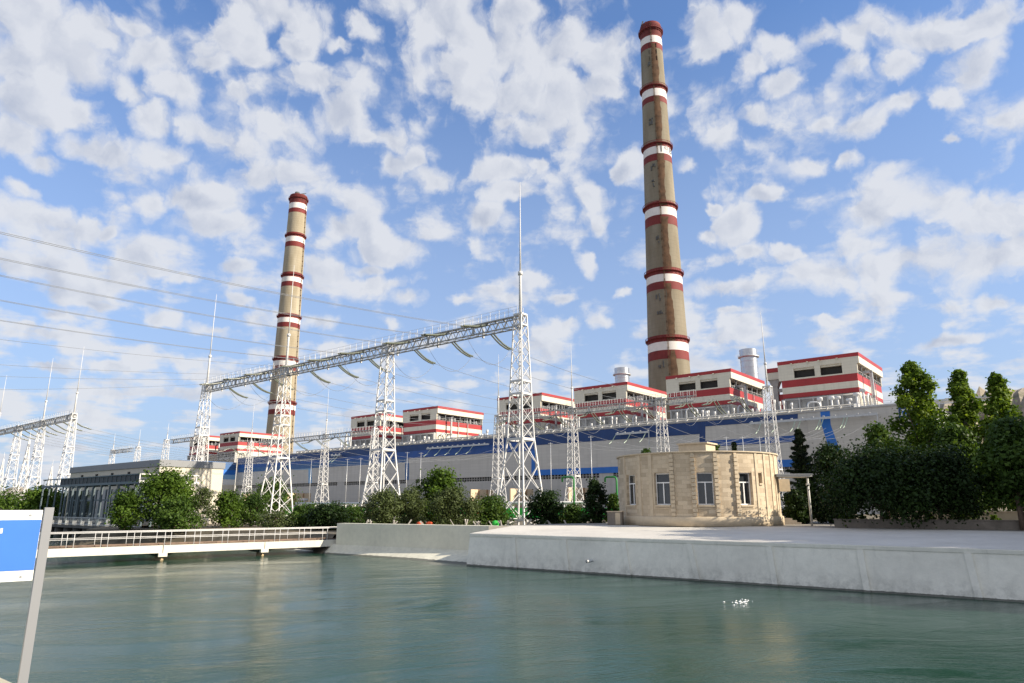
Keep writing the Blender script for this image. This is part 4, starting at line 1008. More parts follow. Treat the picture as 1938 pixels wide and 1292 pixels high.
for i, u in enumerate(ph):
    nth = ORD[i]
    P0 = W(u, V1 + 0.6, YG + 23.2 - 1.35); E = P0 + dirv(3.4) + Vector((0, 0, -1.25))
    mid = P0.lerp(E, .5) + Vector((0, 0, -.28))
    o = string_mesh(2, [Vector((0, 0, 0)), P0.lerp(E, .25) - P0 + Vector((0, 0, -.2)), mid - P0, P0.lerp(E, .78) - P0 + Vector((0, 0, -.2)), E - P0], 0.13, 'glass_ins', 0.42).build('insulator_string', 'glass_ins', fix=False)
    o.location = P0; tag(o, '%s drooping olive insulator pair from the right under the nearest gantry beam' % nth, 'insulator', 'insulators on the nearest gantry')
    Q0 = W(u, V1 - 0.6, YG + 23.2 - 0.55); QE = Q0 + dirv(-3.9) + Vector((0, 0, -.85))
    o = string_mesh(2, [Vector((0, 0, 0)), (QE - Q0) * .5 + Vector((0, 0, -.12)), QE - Q0], 0.13, 'glass_ins', 0.42).build('insulator_string', 'glass_ins', fix=False)
    o.location = Q0; tag(o, '%s taut olive insulator pair from the right along the nearest gantry beam front' % nth, 'insulator', 'insulators on the nearest gantry')
    # jumper loop
    jl = parab(QE, E, 3.0, 18); jl = [p for p in jl]
    wire(jl, 0.022, '%s hanging jumper loop from the right below the nearest gantry beam' % nth, 'cable', 'jumper loops of the nearest gantry', 'jumper_cable', 'wire')
    # incoming line, passes the left image edge at inc_y0
    r0 = ray(0, inc_y0[i]); k = None
    # intersect with vertical plane through Q0 along D2 (constant u)
    kk = u / (r0[0] * DU[0] + r0[1] * DU[1]) ; Pm = Vector((r0[0] * kk, r0[1] * kk, CAMZ + r0[2] * kk))
    if kk > 0:
        dm = (QE - Pm); dm.z = 0; Dm = dm.length
        slope_end = 0.02 if i < 3 else 0.03
        # z(s)=z0+a s+b s^2 with s from QE backwards
        zE = QE.z; zM = Pm.z; bq = 0.0009; aq = (zM - zE) / Dm - bq * Dm
        pts = []; Ltot_ = Dm + 25
        for j in range(25):
            s_ = Ltot_ * j / 24; p = QE - dirv(s_); p.z = zE + aq * s_ + bq * s_ * s_; pts.append(p)
        for off in ((-0.12, 0.12) if i < 6 else (0,)):
            pass
        a = MB()
        for off in ((-0.16, 0.16) if i < 5 else (0.0,)):
            a.tube([p - QE + Vector((DU[0] * off, DU[1] * off, 0)) for p in pts], 0.020, 4, caps=False)
        o = a.build('power_line', 'wire', fix=False); o.location = QE
        tag(o, '%s incoming twin conductor from the top, crossing the sky to the nearest gantry' % nth if i < 5 else '%s incoming conductor from the top, crossing the sky to the nearest gantry' % nth, 'power line', 'incoming lines on the left')
    # outgoing to row two
    end = W(u, V2 - 2.5, YG + 23.4 - 2.0); wire(parab(E, end, 1.6, 20), 0.024, '%s conductor from the right between the nearest gantry and the slim one behind' % nth, 'power line', 'lines between the gantries')
# row two insulators and drops to the hall wall
xs2 = [1400, 1352, 1302, 1220, 1172, 1120, 1055, 1005, 965, 640, 600, 560, 520, 480, 440]
for i, x in enumerate(xs2):
    u = on_v(x, 957 - .107 * (x + 650) + 6, V2 + .6)[0]; P0 = W(u, V2 + .6, YG + 23.4 - 1.4); E = P0 + dirv(4.4) + Vector((0, 0, -2.2))
    o = string_mesh(2, [Vector((0, 0, 0)), (E - P0) * .5 + Vector((0, 0, -.35)), E - P0], 0.14, 'glass_ins', 0.7, 0.3).build('insulator_string', 'glass_ins', fix=False); o.location = P0
    side = 'right' if i < 9 else 'left'; j = i if i < 9 else i - 9
    tag(o, '%s drooping insulator pair from the right, hall side of the slim %s gantry' % (ORD[j], side), 'insulator', 'insulators on the slim gantries')
    Q0 = W(u, V2 - .6, YG + 23.4 - 1.4); QE = Q0 + dirv(-4.0) + Vector((0, 0, -1.5))
    o = string_mesh(2, [Vector((0, 0, 0)), (QE - Q0) * .5 + Vector((0, 0, -.3)), QE - Q0], 0.14, 'glass_ins', 0.7, 0.3).build('insulator_string', 'glass_ins', fix=False); o.location = Q0
    tag(o, '%s insulator pair from the right, water side of the slim %s gantry' % (ORD[j], side), 'insulator', 'insulators on the slim gantries')
    wire(parab(QE, E, 2.6, 12), 0.03, '%s jumper loop from the right under the slim %s gantry' % (ORD[j], side), 'cable', 'jumper loops of the slim gantries', 'jumper_cable')
    end = W(u, HV - 6, 1.4 + .0735 * 352.7 - 3.2); wire(parab(E, end, 4.5, 18), 0.035, '%s sagging line from the right, slim %s gantry to the hall wall' % (ORD[j], side), 'power line', 'lines down to the hall wall')
# wall beams on the hall with pale insulators
for i, (x0, x1, r0_, dx) in enumerate(((1418, 1661, .0744, (1440, 1470, 1505, 1515, 1552, 1558, 1598, 1604)), (1165, 1228, .0737, (1165, 1193, 1222)), (807, 924.5, .0733, (815, 835, 855, 875, 895)), (626, 644, .0735, (634, 640)), (552, 561, .0735, (556,)))):
    u0_, zz = on_v(x0, 957 - r0_ * (x0 + 650), HV - 2.4); u1_, _ = on_v(x1, 957 - r0_ * (x1 + 650), HV - 2.4)
    a = MB(); a.box(0, u1_ - u0_, 0, 0.5, 0, 0.7)
    for k in np.arange(0.5, u1_ - u0_, 5.5): a.box(k, k + .25, .5, 2.4, .1, .5)
    if i in (0, 1): a.box(u1_ - u0_ - .3, u1_ - u0_, 0, .4, -4.5, 0)
    for k in np.arange(0.5, u1_ - u0_, 3.2): a.box(k, k + .5, -.1, .5, .7, 1.05)
    o = a.build('wall_beam', 'galv'); o.location = W(u0_, HV - 2.4, zz); o.rotation_euler = (0, 0, PR)
    tag(o, ['longest grey line-holding beam bracketed to the hall wall at the right', 'grey line-holding beam on the navy band left of the stone pavilion', 'grey line-holding beam on the blue field in the middle of the hall', 'short grey beam on the blue field at the left of the hall', 'tiny grey beam on the blue field at the far left of the hall'][i], 'beam')
    for j, x in enumerate(dx):
        u, zq = on_v(x, 957 - r0_ * (x + 650), HV - 2.6); P0 = W(u, HV - 2.6, zz); E = P0 + dirv(-3.2) + Vector((-0.9, 0, -3.6))
        o = string_mesh(1, [Vector((0, 0, 0)), (E - P0) * .5 + Vector((0, 0, -.5)), E - P0], 0.17, 'mint_ins', .5, .35).build('insulator_string', 'mint_ins', fix=False); o.location = P0
        tag(o, '%s pale green insulator from the left below the %s hall wall beam' % (ORD[j], ['longest right-hand', 'navy-band', 'middle', 'short left', 'tiny far-left'][i]), 'insulator', 'pale insulators on the hall wall')
        if i == 0 and j % 2 == 0:
            e2 = on_v(x - 120, 0, HV)[0]; end = W(u - 22, HV - 45, 17); wire(parab(E, end, 2.0, 12), 0.03, '%s pale line from the left sagging below the longest hall wall beam' % ORD[j // 2], 'power line', 'lines under the wall beam')
# thin line posts in the yard in front of the hall
for i, (x, y0_, vv) in enumerate(((771, 855, 170), (797, 856, 170), (1042, 837, 175), (1118, 825, 175), (1374, 826, 175), (1405, 826, 175), (1437, 826, 175), (658, 868, 165), (683, 866, 165), (590, 868, 180))):
    u, z = on_v(x, y0_, vv); a = MB(); a.tube([(0, 0, 0), (0, 0, z - YG)], [.14, .08], 6); a.bar((-.8, 0, z - YG - .3), (.8, 0, z - YG - .3), .12)
    o = a.build('line_post', 'galv'); o.location = W(u, vv, YG); tag(o, '%s thin grey line post from the left standing before the hall' % ORD[sorted([771, 797, 1042, 1118, 1374, 1405, 1437, 658, 683, 590]).index(x)], 'post', 'thin line posts before the hall')
# left yard gantry insulators
for i in range(9):
    u = -181 - i * 5.6; P0 = W(u, V1 + .6, YG + 21.8); E = P0 + dirv(4.2) + Vector((0, 0, -1.7))
    o = string_mesh(2, [Vector((0, 0, 0)), (E - P0) * .5 + Vector((0, 0, -.3)), E - P0], .13, 'glass_ins', .5, .3).build('insulator_string', 'glass_ins', fix=False); o.location = P0
    tag(o, '%s drooping insulator pair from the right under the far left gantry' % ORD[i], 'insulator', 'insulators of the far left gantry')
    end = W(u + 4, V2 + 10, YG + 17); wire(parab(E, end, 2.5, 14), .03, '%s thin line from the right behind the far left gantry' % ORD[i], 'power line', 'lines behind the far left gantry')

# ------------------------------------------------------------------ pump house, water frame
VF = 34.9; UF0, UF1 = -115.0, -87.4
fz1 = 4.97
fr_ = empty('intake_frame', W(UF0, VF, YG), PR, 'blue-grey steel screen frame on a railed deck over the water, beside the pump house', 'steel frame')
Lf = UF1 - UF0 + 6.5; Hf = fz1 - YG
a = MB(); a.box(-0.5, Lf, -0.6, 4.0, -0.35, 0); a.build('deck', 'darkconc', fr_)
nb = 12
for k in range(nb + 1):
    xx = (UF1 - UF0 + 3.6) * k / nb; a = MB()
    for dx_ in (-.14, .14): a.bar((xx + dx_, -.35, 0), (xx + dx_, -.35, Hf - .9), .09)
    for z in np.arange(.3, Hf - 1, .55): a.bar((xx - .14, -.35, z), (xx + .14, -.35, z + .25), .05)
    a.build('lattice_post', 'bluegrey', fr_); a = MB(); a.bar((xx, 2.6, 0), (xx, 2.6, Hf - .9), .22); a.build('rear_post', 'bluegrey', fr_)
a = MB(); Lx = UF1 - UF0 + 3.8
a.bar((-.4, -.35, Hf - 0.95), (Lx, -.35, Hf - 0.95), .25, .28); a.bar((-.4, -.35, Hf), (Lx, -.35, Hf), .14, .12); a.bar((-.4, 2.6, Hf - .95), (Lx, 2.6, Hf - .95), .2, .25)
for k in range(25): xx = Lx * k / 24; a.bar((xx, -.35, Hf - .9), (xx, -.35, Hf), .06)
for k in range(13): xx = Lx * k / 12; a.bar((xx, -.35, Hf - .95), (xx, 2.6, Hf - .95), .12)
a.box(8, Lx, -.1, 2.4, Hf - 0.8, Hf - .72); a.build('top_girder', 'bluegrey', fr_)
a = MB(); a.box(6.5, Lx, -.32, -.22, Hf - .82, Hf - .06); a.box(6.5, Lx, -.3, 2.6, Hf - .10, Hf - .06); a.build('fascia', 'capdark', fr_)
a = MB(); a.bar((Lx + .1, -.4, Hf - .9), (Lx + .1, 6.5, Hf - .9), .2, .3); a.bar((Lx + .1, -.4, Hf - .02), (Lx + .1, 6.5, Hf - .02), .12, .12)
for k in range(4): a.bar((Lx + .1, -.4 + 2.2 * k, Hf - .9), (Lx + .1, -.4 + 2.2 * k, Hf), .1)
a.build('side_girder', 'white_steel', fr_)
a = MB()
for k in range(110): xx = -.4 + (Lf) * k / 110; a.bar((xx, -.55, 0), (xx, -.55, .95), .035, caps=False)
a.bar((-.4, -.55, .95), (Lf - .2, -.55, .95), .06); a.bar((-.4, -.55, .12), (Lf - .2, -.55, .12), .05); a.build('railing', 'galv', fr_)
for k in range(11):
    xx = Lf * k / 10.5; a = MB(); a.tube([(xx + .3, .3, -3.0), (xx + .3, .3, -.35)], .62, 12); a.build('pile', 'darkconc', fr_)
a = MB(); a.box(-.5, Lf, 1.6, 4.0, -3, -.4); a.build('back_wall', 'darkconc', fr_)

VP_ = VF + 6.0
pu0 = on_v(303, 869, VP_)[0]; pul = on_v(133, 884, VP_)[0]; pz = on_v(303, 869, VP_)[1]; pz2 = on_v(302, 881.7, VP_)[1]
pr_ = empty('pump_house', W(pul, VP_, YG), PR, 'long cream pump house with a dark grey parapet, behind the trees at left', 'building')
Lp = pu0 - pul; Hp = pz - YG; Hc = pz2 - YG
Dp_ = 9.1
a = MB(); a.box(0.15, Lp - .15, .15, Dp_ - .15, 0, Hc + .05); a.build('wall', 'pumpwall', pr_)
a = MB(); a.box(0, Lp, 0, Dp_, Hc, Hp); a.build('parapet', 'capgrey', pr_)
a = MB(); a.box(1.5, Lp - .6, .0, .16, .5, 4.6); a.build('window_band', 'glass', pr_)
a = MB()
for k in range(18): xx = 1.5 + (Lp - 2) * k / 17; a.box(xx, xx + .30, -.06, .14, .4, 4.7)
a.box(1.5, Lp - .6, -.05, .13, 3.1, 3.3)
a.build('window_piers', 'bluegrey', pr_)
for k in range(5):
    xx = 5 + k * (Lp - 9) / 4.0; a = MB(); a.box(xx, xx + .55, .02, .16, Hc - 1.0, Hc - .45); a.build('vent_grille', 'opening', pr_)
print('pump', pu0, pul, pz, pz2)

# ------------------------------------------------------------------ footbridge
bz = -1.42
bA = on_z(88, 1039, bz); bB = on_z(636, 1021, bz); bd = (bB - bA); bd.z = 0; bl = bd.length; bd.normalize()
bA2 = bA - bd * 12
ang = math.atan2(bd.y, bd.x)
br_ = empty('footbridge', bA2, ang, 'white concrete footbridge with thin pipe railings crossing the channel to the wall', 'bridge')
Lb = bl + 12.2; dw = 2.6
def bxl(x): return (on_z(x, 1030, bz) - bA2).dot(bd)
for s0, s1 in ((0, 12 + bl * .345), (12 + bl * .345 + .06, 12 + bl * .705), (12 + bl * .705 + .06, Lb)):
    a = MB(); a.box(s0, s1, 0, .30, -.54, 0.0); a.box(s0, s1, dw - .3, dw, -.54, 0.0); a.build('girder', 'concrete', br_)
a = MB(); a.box(0, Lb, .3, dw - .3, -.30, -.05); a.build('deck', 'deck', br_)
for i, s_ in enumerate((12 + bl * .345, 12 + bl * .705)):
    a = MB(); a.box(s_ - .25, s_ + .35, -.05, .32, -.80, -.54); a.build('pier_cap', 'concrete', br_)
    a = MB(); a.add([(s_ - .8, .32, -.62), (s_ + .9, .32, -.62), (s_ + .9, dw - .3, -.62), (s_ - .8, dw - .3, -.62), (s_ - .3, .6, -.80), (s_ + .4, .6, -.80), (s_ + .4, dw - .6, -.80), (s_ - .3, dw - .6, -.80)], [(0, 1, 2, 3), (0, 4, 5, 1), (1, 5, 6, 2), (2, 6, 7, 3), (3, 7, 4, 0), (4, 7, 6, 5)]); a.build('pier_head', 'darkconc', br_)
    a = MB(); a.tube([(s_ + .05, .95, -.79), (s_ + .05, .95, -2.4)], .30, 16); a.build('pier_column', 'pier', br_)
for yy in (.06, dw - .06):
    a = MB(); 
    a.tube([(0, yy, .98), (Lb + 1.5, yy, .98)], .034, 6); a.tube([(0, yy, .55), (Lb, yy, .55)], .024, 6)
    k = 0; xx = .8
    while xx < Lb:
        a.tube([(xx, yy, -.1), (xx, yy, .96)], .022, 5)
        if yy < 1: a.tube([(xx + .42, yy, -.1), (xx + .42, yy, .96)], .022, 5)
        xx += 2.05
    a.build('railing', 'white_steel', br_)
a = MB(); a.tube([(0, .55, .05), (Lb, .55, .05)], .07, 6); a.tube([(0, dw - .6, .02), (Lb, dw - .6, .02)], .09, 6); a.build('deck_pipe', 'deck', br_)

# ------------------------------------------------------------------ round stone pavilion
base = on_z(1330, 996.5, CREST)
def xang(x, r_, c):      # angle on the cylinder seen at pixel column x (image row about 920)
    best = None
    for k in range(0, 1801):
        t_ = R(180 + k * .1); p = Vector((c.x + r_ * math.cos(t_), c.y + r_ * math.sin(t_), 2.0))
        if (p.x * math.cos(t_) + p.y * math.sin(t_)) > 0: continue
        fw = p.y * CP + (p.z - CAMZ) * SP; xp = 969 + F * p.x / fw
        if best is None or abs(xp - x) < best[0]: best = (abs(xp - x), t_)
    return best[1]
# centre from silhouettes 1172 and 1478
dist0 = base.length
PRD = 6.3; cdir = on_z(1325.5, 996, CREST); cdir.z = 0
lo, hi = 45, 75
for _ in range(40):
    md = (lo + hi) / 2; c = cdir.normalized() * md
    d_ = math.hypot(c.x, c.y); w_ang = math.asin(PRD / d_)
    aL = math.atan2(1172 - 969, 1329) ; aR = math.atan2(1478 - 969, 1329)
    if 2 * w_ang > (aR - aL): lo = md
    else: hi = md
PC = cdir.normalized() * md; amid = (aL + aR) / 2; PC = Vector((math.sin(amid) * md, math.cos(amid) * md, CREST))
print('pavilion centre', PC, 'front at', md - PRD, 'base pix', base)
pv = empty('round_pavilion', PC, 0, 'round sandstone pavilion with tall white-framed windows and rusticated pilasters on the embankment', 'building')
yc = 855.5; zt = on_Y(1330, yc, PC.y - PRD * math.cos(amid)).z; PH = zt - CREST
print('pavilion height', PH)
wins = []
for x0, x1, y0, y1 in ((1187, 1203.5, 898, 955.5), (1240, 1268.5, 896, 955), (1321, 1352.5, 893.5, 955), (1401, 1425, 893.5, 955.5)):
    t0_, t1_ = xang(x0, PRD, PC), xang(x1, PRD, PC); pm = Vector((PC.x + PRD * math.cos((t0_ + t1_) / 2), PC.y + PRD * math.sin((t0_ + t1_) / 2), 0))
    zz1 = on_Y((x0 + x1) / 2, y0, pm.y).z - CREST; zz0 = on_Y((x0 + x1) / 2, y1, pm.y).z - CREST; wins.append((t0_, t1_, zz0, zz1))
zw0 = sum(q[2] for q in wins) / 4; zw1 = sum(q[3] for q in wins) / 4
wins = [(a_, c_, zw0, zw1) for a_, c_, _, _ in wins]
t0_, t1_ = xang(1438, PRD, PC), xang(1444.5, PRD, PC); wins.append((t0_, t1_, zw1 - .75, zw1 + .0))
angs = sorted(set([R(180 + 2.5 * k) for k in range(0, 145)] + [q[0] for q in wins] + [q[1] for q in wins]))
angs = [a_ for a_ in angs if a_ <= R(540)]
wl_ = MB(); wl_.uv = []
def seg(t0_, t1_, z0, z1, ro, ri):
    c0, s0, c1, s1 = math.cos(t0_), math.sin(t0_), math.cos(t1_), math.sin(t1_)
    vs = [(ro * c0, ro * s0, z0), (ro * c1, ro * s1, z0), (ro * c1, ro * s1, z1), (ro * c0, ro * s0, z1), (ri * c0, ri * s0, z0), (ri * c1, ri * s1, z0), (ri * c1, ri * s1, z1), (ri * c0, ri * s0, z1)]
    wl_.add(vs, [(0, 1, 2, 3), (5, 4, 7, 6), (3, 2, 6, 7), (0, 4, 5, 1), (0, 3, 7, 4), (1, 5, 6, 2)])
    u0_, u1_ = t0_ * PRD, t1_ * PRD
    wl_.uv += [(u0_, z0), (u1_, z0), (u1_, z1), (u0_, z1), (u1_, z0), (u0_, z0), (u0_, z1), (u1_, z1), (u0_, z1), (u1_, z1), (u1_, z1 + .3), (u0_, z1 + .3), (u0_, z0), (u0_, z0 - .3), (u1_, z0 - .3), (u1_, z0), (u0_, z0), (u0_, z1), (u0_ + .3, z1), (u0_ + .3, z0), (u1_, z0), (u1_ + .3, z0), (u1_ + .3, z1), (u1_, z1)]
for a_, c_ in zip(angs, angs[1:]):
    if c_ - a_ < 1e-5: continue
    mid_ = (a_ + c_) / 2; hole = None
    for q in wins:
        if q[0] - 1e-6 <= mid_ <= q[1] + 1e-6: hole = q
    if hole is None: seg(a_, c_, 0, PH, PRD, PRD - .5)
    else: seg(a_, c_, 0, hole[2], PRD, PRD - .5); seg(a_, c_, hole[3], PH, PRD, PRD - .5)
wl_.build('wall', 'stone', pv, fix=False)
def ringmb(r0, r1, z0, z1, a0=R(180), a1=R(540), n=120):
    m_ = MB(); m_.lathe([(r0, z0), (r1, z0), (r1, z1), (r0, z1)], n, cap=False); return m_
pm_ = MB(); pm_.lathe([(PRD - .1, 0), (PRD + .16, 0), (PRD + .16, .62), (PRD + .10, .68), (PRD - .1, .68)], 144, cap=False); pm_.build('plinth', 'stoneplain', pv)
pm_ = MB(); pm_.lathe([(PRD - .55, PH - .02), (PRD + .09, PH - .02), (PRD + .12, PH + .09), (PRD - .55, PH + .09)], 144, cap=False); pm_.build('coping', 'stoneplain', pv)
pm_ = MB(); pm_.lathe([(0.01, PH - .4), (PRD - .4, PH - .4)], 64, cap=False); pm_.build('roof', 'paving', pv)
def radial_bar(m_, t_, wdt, z0, z1, ro, dep):
    c_, s_ = math.cos(t_), math.sin(t_); tx, ty = -s_ * wdt / 2, c_ * wdt / 2
    o_ = [(c_ * (ro + dep), s_ * (ro + dep)), (c_ * (ro - .05), s_ * (ro - .05))]
    vs = []
    for z in (z0, z1):
        vs += [(o_[0][0] - tx, o_[0][1] - ty, z), (o_[0][0] + tx, o_[0][1] + ty, z), (o_[1][0] + tx, o_[1][1] + ty, z), (o_[1][0] - tx, o_[1][1] - ty, z)]
    m_.add(vs, [(0, 3, 2, 1), (4, 5, 6, 7), (0, 1, 5, 4), (1, 2, 6, 5), (2, 3, 7, 6), (3, 0, 4, 7)])
for x in (1274, 1314.5, 1358, 1396):
    t_ = xang(x, PRD, PC); m_ = MB(); z = .69; k = 0
    while z < PH - .15:
        wv_ = .34 if k % 2 else .28; radial_bar(m_, t_, wv_, z + .025, min(z + .275, PH - .05), PRD, .17 if k % 2 else .13); z += .30; k += 1
    radial_bar(m_, t_, .22, .68, PH - .03, PRD, .06); m_.build('rusticated_pilaster', 'stoneplain', pv)
for x in (1184, 1212, 1233, 1435, 1451, 1463, 1470):
    t_ = xang(x, PRD, PC); m_ = MB(); radial_bar(m_, t_, .30 if x < 1300 else .22, .68, PH - .03, PRD, .05); m_.build('flat_pilaster', 'stoneplain', pv)
for i, (t0_, t1_, z0, z1) in enumerate(wins):
    tm = (t0_ + t1_) / 2; hw = (t1_ - t0_) * PRD / 2; c_, s_ = math.cos(tm), math.sin(tm)
    wr = empty('window', (c_ * (PRD - .3), s_ * (PRD - .3), (z0 + z1) / 2), tm + math.pi / 2); wr.parent = pv
    wr.name = 'window'; hz = (z1 - z0) / 2
    g_ = MB(); g_.box(-hw - .05, hw + .05, .03, .06, -hz - .02, hz + .02); g_.build('pane', 'glass', wr)
    g_ = MB()
    if i < 4:
        for xx in (-hw + .03, hw - .03): g_.box(xx - .04, xx + .04, -.05, .02, -hz, hz)
        for zz in (-hz + .04, hz - .04, hz * .40): g_.box(-hw, hw, -.045, .015, zz - .04, zz + .04)
        g_.box(-.04, .04, -.04, .02, -hz, hz * .40)
    else:
        g_.box(-hw, hw, -.03, .0, -.02, .02)
    g_.build('frame', 'frame_w', wr)
    m_ = MB()                                    # sill and moulded surround
    for k in range(6):
        ta = t0_ + (t1_ - t0_) * (k - .0) / 6; radial_bar(m_, ta + (t1_ - t0_) / 12, (t1_ - t0_) * PRD / 6 + .02 + (.0), z0 - .12, z0 - .002, PRD, .10)
        if i < 4: radial_bar(m_, ta + (t1_ - t0_) / 12, (t1_ - t0_) * PRD / 6 + .02, z0 - .26, z0 - .20, PRD, .05)
    for tt in (t0_ - .012, t1_ + .012): radial_bar(m_, tt, .12, z0, z1 + .1, PRD, .035)
    m_.build('window_surround', 'stoneplain', pv)
# roof box
rb0 = on_Y(1287, 840, PC.y + .5); m_ = MB()
m_.box(-1.3, 1.1, -0.9, 1.1, -.6, .62); rbo = m_.build('roof_box', 'stoneplain', pv); m_ = MB(); m_.box(-1.42, 1.28, -1.02, 1.22, .62, .74); rbt = m_.build('roof_box_cap', 'stoneplain', pv)
bxp = on_Y(1320, 846, PC.y + 1.0) - PC
zc_ = on_Y(1320, 838.5, PC.y + 1.0).z - CREST - .76
for o in (rbo, rbt): o.location = (bxp.x, bxp.y, zc_); o.rotation_euler = (0, 0, R(-38))
# entrance porch and canopy at right
e_ = MB(); pex = on_Y(1487, 960, PC.y - .5) - PC
e_.box(0, .9, -.4, .5, on_Y(1487, 930, PC.y).z - CREST, on_Y(1487, 907, PC.y).z - CREST)
eo = e_.build('wall_box', 'stoneplain', pv); eo.location = (pex.x - .55, pex.y, 0)
st_ = MB()
for k in range(3): st_.box(0, 1.4 - .35 * k, -.8, .8, .16 * k, .16 * (k + 1))
sto = st_.build('steps', 'stonelow', pv); sp_ = on_z(1479, 992, CREST) - PC; sto.location = (sp_.x - .1, sp_.y * 1.0, 0.005)
cpp = on_Y(1533, 957, 53.0); cr_ = empty('entrance_canopy', (cpp.x, cpp.y, CREST), R(-8), 'flat canopy on one slim grey post at the right side of the round pavilion', 'canopy')
cp_ = cr_.location; zc = on_Y(1527, 902, cp_.y).z - CREST
a = MB(); a.tube([(0, 0, 0), (0, 0, zc)], .085, 10); a.build('post', 'canopy', cr_); a = MB(); a.box(-.12, .12, -.12, .12, zc - .65, zc - .5); a.build('lamp_box', 'canopy', cr_)
a = MB(); a.box(-2.3, .3, -.3, 2.2, zc, zc + .16); a.build('roof_slab', 'canopy', cr_); a = MB(); a.box(-2.35, .35, -.35, 2.25, zc + .16, zc + .22); a.build('roof_edge', 'galv', cr_)
# utility cabinet left of pavilion
a0_ = on_z(1150, 993.5, CREST); cbr = empty('utility_cabinet', a0_, R(-20), 'small beige stone cabinet with a pale door standing left of the round pavilion', 'cabinet')
a = MB(); a.box(0, 1.1, 0, .9, 0, .98); a.build('body', 'stonelow', cbr); a = MB(); a.box(-.05, 1.15, -.05, .95, .98, 1.05); a.build('lid', 'stoneplain', cbr); a = MB(); a.box(.62, 1.0, -.03, .0, .04, .92); a.build('door', 'stoneplain', cbr)

# planter walls, right
def longbox(name, pA, pB, hgt, thk, m, label, cat, z=CREST):
    d_ = (pB - pA); d_.z = 0; Ln = d_.length; root = empty(name, (pA.x, pA.y, z), math.atan2(d_.y, d_.x), label, cat)
    a = MB(); a.box(0, Ln, 0, thk, 0, hgt); a.build('wall', m, root); a = MB(); a.box(-.05, Ln + .05, -.05, thk + .05, hgt, hgt + .07); a.build('coping', m, root); return root
pA = on_z(1585, 999, CREST) + Vector((0, .4, 0)); pB = on_z(1938, 1003.5, CREST) + Vector((0, .5, 0)); pB = pB + (pB - pA) * .6
longbox('planter_wall', pA, pB, .52, .3, 'stonelow', 'low brown stone planter wall along the embankment under the right-hand trees', 'wall')
pC = Vector((pA.x + 7.0, pA.y + 5.2, 0)); pD = Vector((pC.x + 26, pC.y - 8, 0))
longbox('back_planter_wall', pC, pD, 1.0, .3, 'stoneplain', 'pale upper planter wall glimpsed behind the trunks of the right-hand trees', 'wall')

# ------------------------------------------------------------------ yard: fire walls, pipeline, green fence, goosenecks
fwx = ((968, 'fire wall'), (1078, ''), (893, ''), (462, ''), (545, ''), (1220, ''))
for i, (x, _) in enumerate(fwx):
    vv = 203; yt = 957 - .0203 * (x + 650); u, z = on_v(x, yt, vv)
    root = empty('fire_wall', W(u - 1, vv, YG), PR, 'sunlit beige transformer fire wall %s' % ['behind the foot of the tallest-rod gantry tower', 'right behind the left green pipe', 'just right of the bright middle tree', 'left of the second-biggest gantry tower foot', 'behind the wide gantry tower foot at left', 'hidden behind the stone pavilion'][i], 'wall', 'beige fire walls before the hall')
    if i == 5: pass
    Hh = z - YG; a = MB(); a.box(0, .6, 0, 14, 0, Hh); a.build('panel', 'beige', root)
    for yy in (4.2, 9.2): a = MB(); a.box(.55, .9, yy, yy + .6, 0, Hh + .05); a.build('column', 'brownstrip', root)
    tr = empty('transformer', W(u + 4, vv + 2, YG), PR, 'grey power transformer with bushings standing beside a beige fire wall', 'transformer', 'transformers before the hall')
    a = MB(); a.box(0, 7, 0, 4, .5, 4.2); 
    for k in range(8): a.box(.3 + k * .85, .7 + k * .85, -.9, 0, .8, 3.8)
    a.build('tank', 'transformer', tr)
    for k in range(3): a = MB(); a.tube([(1.2 + k * 2.2, 1.6, 4.2), (1.0 + k * 2.2, .8, 6.2)], [.28, .14], 8); a.build('bushing', 'white_steel', tr)
    a = MB(); a.tube([(.5, 3.2, 5.4), (5.5, 3.2, 5.4)], .55, 12); a.build('oil_conservator', 'transformer', tr)
# pipeline
VPL = 112.0
for (xa, xb, rr, lab) in ((560, 1260, .00500, 'long white pipeline on low supports running behind the bushes'),):
    ua, za = on_v(xa, 957 - rr * (xa + 650), VPL); ub, zb_ = on_v(xb, 957 - rr * (xb + 650), VPL)
    root = empty('pipeline', W(ua, VPL, YG), PR, lab, 'pipeline'); Hh = za - YG
    a = MB(); a.tube([(0, 0, Hh - .25), (ub - ua, 0, Hh - .25)], .26, 8); a.tube([(0, .7, Hh - .45), (ub - ua, .7, Hh - .45)], .18, 8); a.build('pipe', 'white_steel', root)
    a = MB()
    for k in np.arange(1, ub - ua, 4): a.box(k, k + .15, -.3, 1, 0, Hh - .45)
    a.box(0, ub - ua, .3, .4, 0, .06); a.build('supports', 'white_steel', root)
ua, za = on_v(540, 957, VPL - 4); ub, _ = on_v(1250, 957, VPL - 4)
root = empty('green_fence', W(ua, VPL - 4, YG), PR, 'bright green netting fence glimpsed between the bushes below the pipeline', 'fence')
a = MB(); a.box(0, ub - ua, 0, .06, .1, 2.0); a.build('netting', 'greennet', root)
a = MB()
for k in np.arange(0, ub - ua, 3): a.box(k, k + .1, .07, .17, 0, 2.1)
a.build('posts', 'green', root)
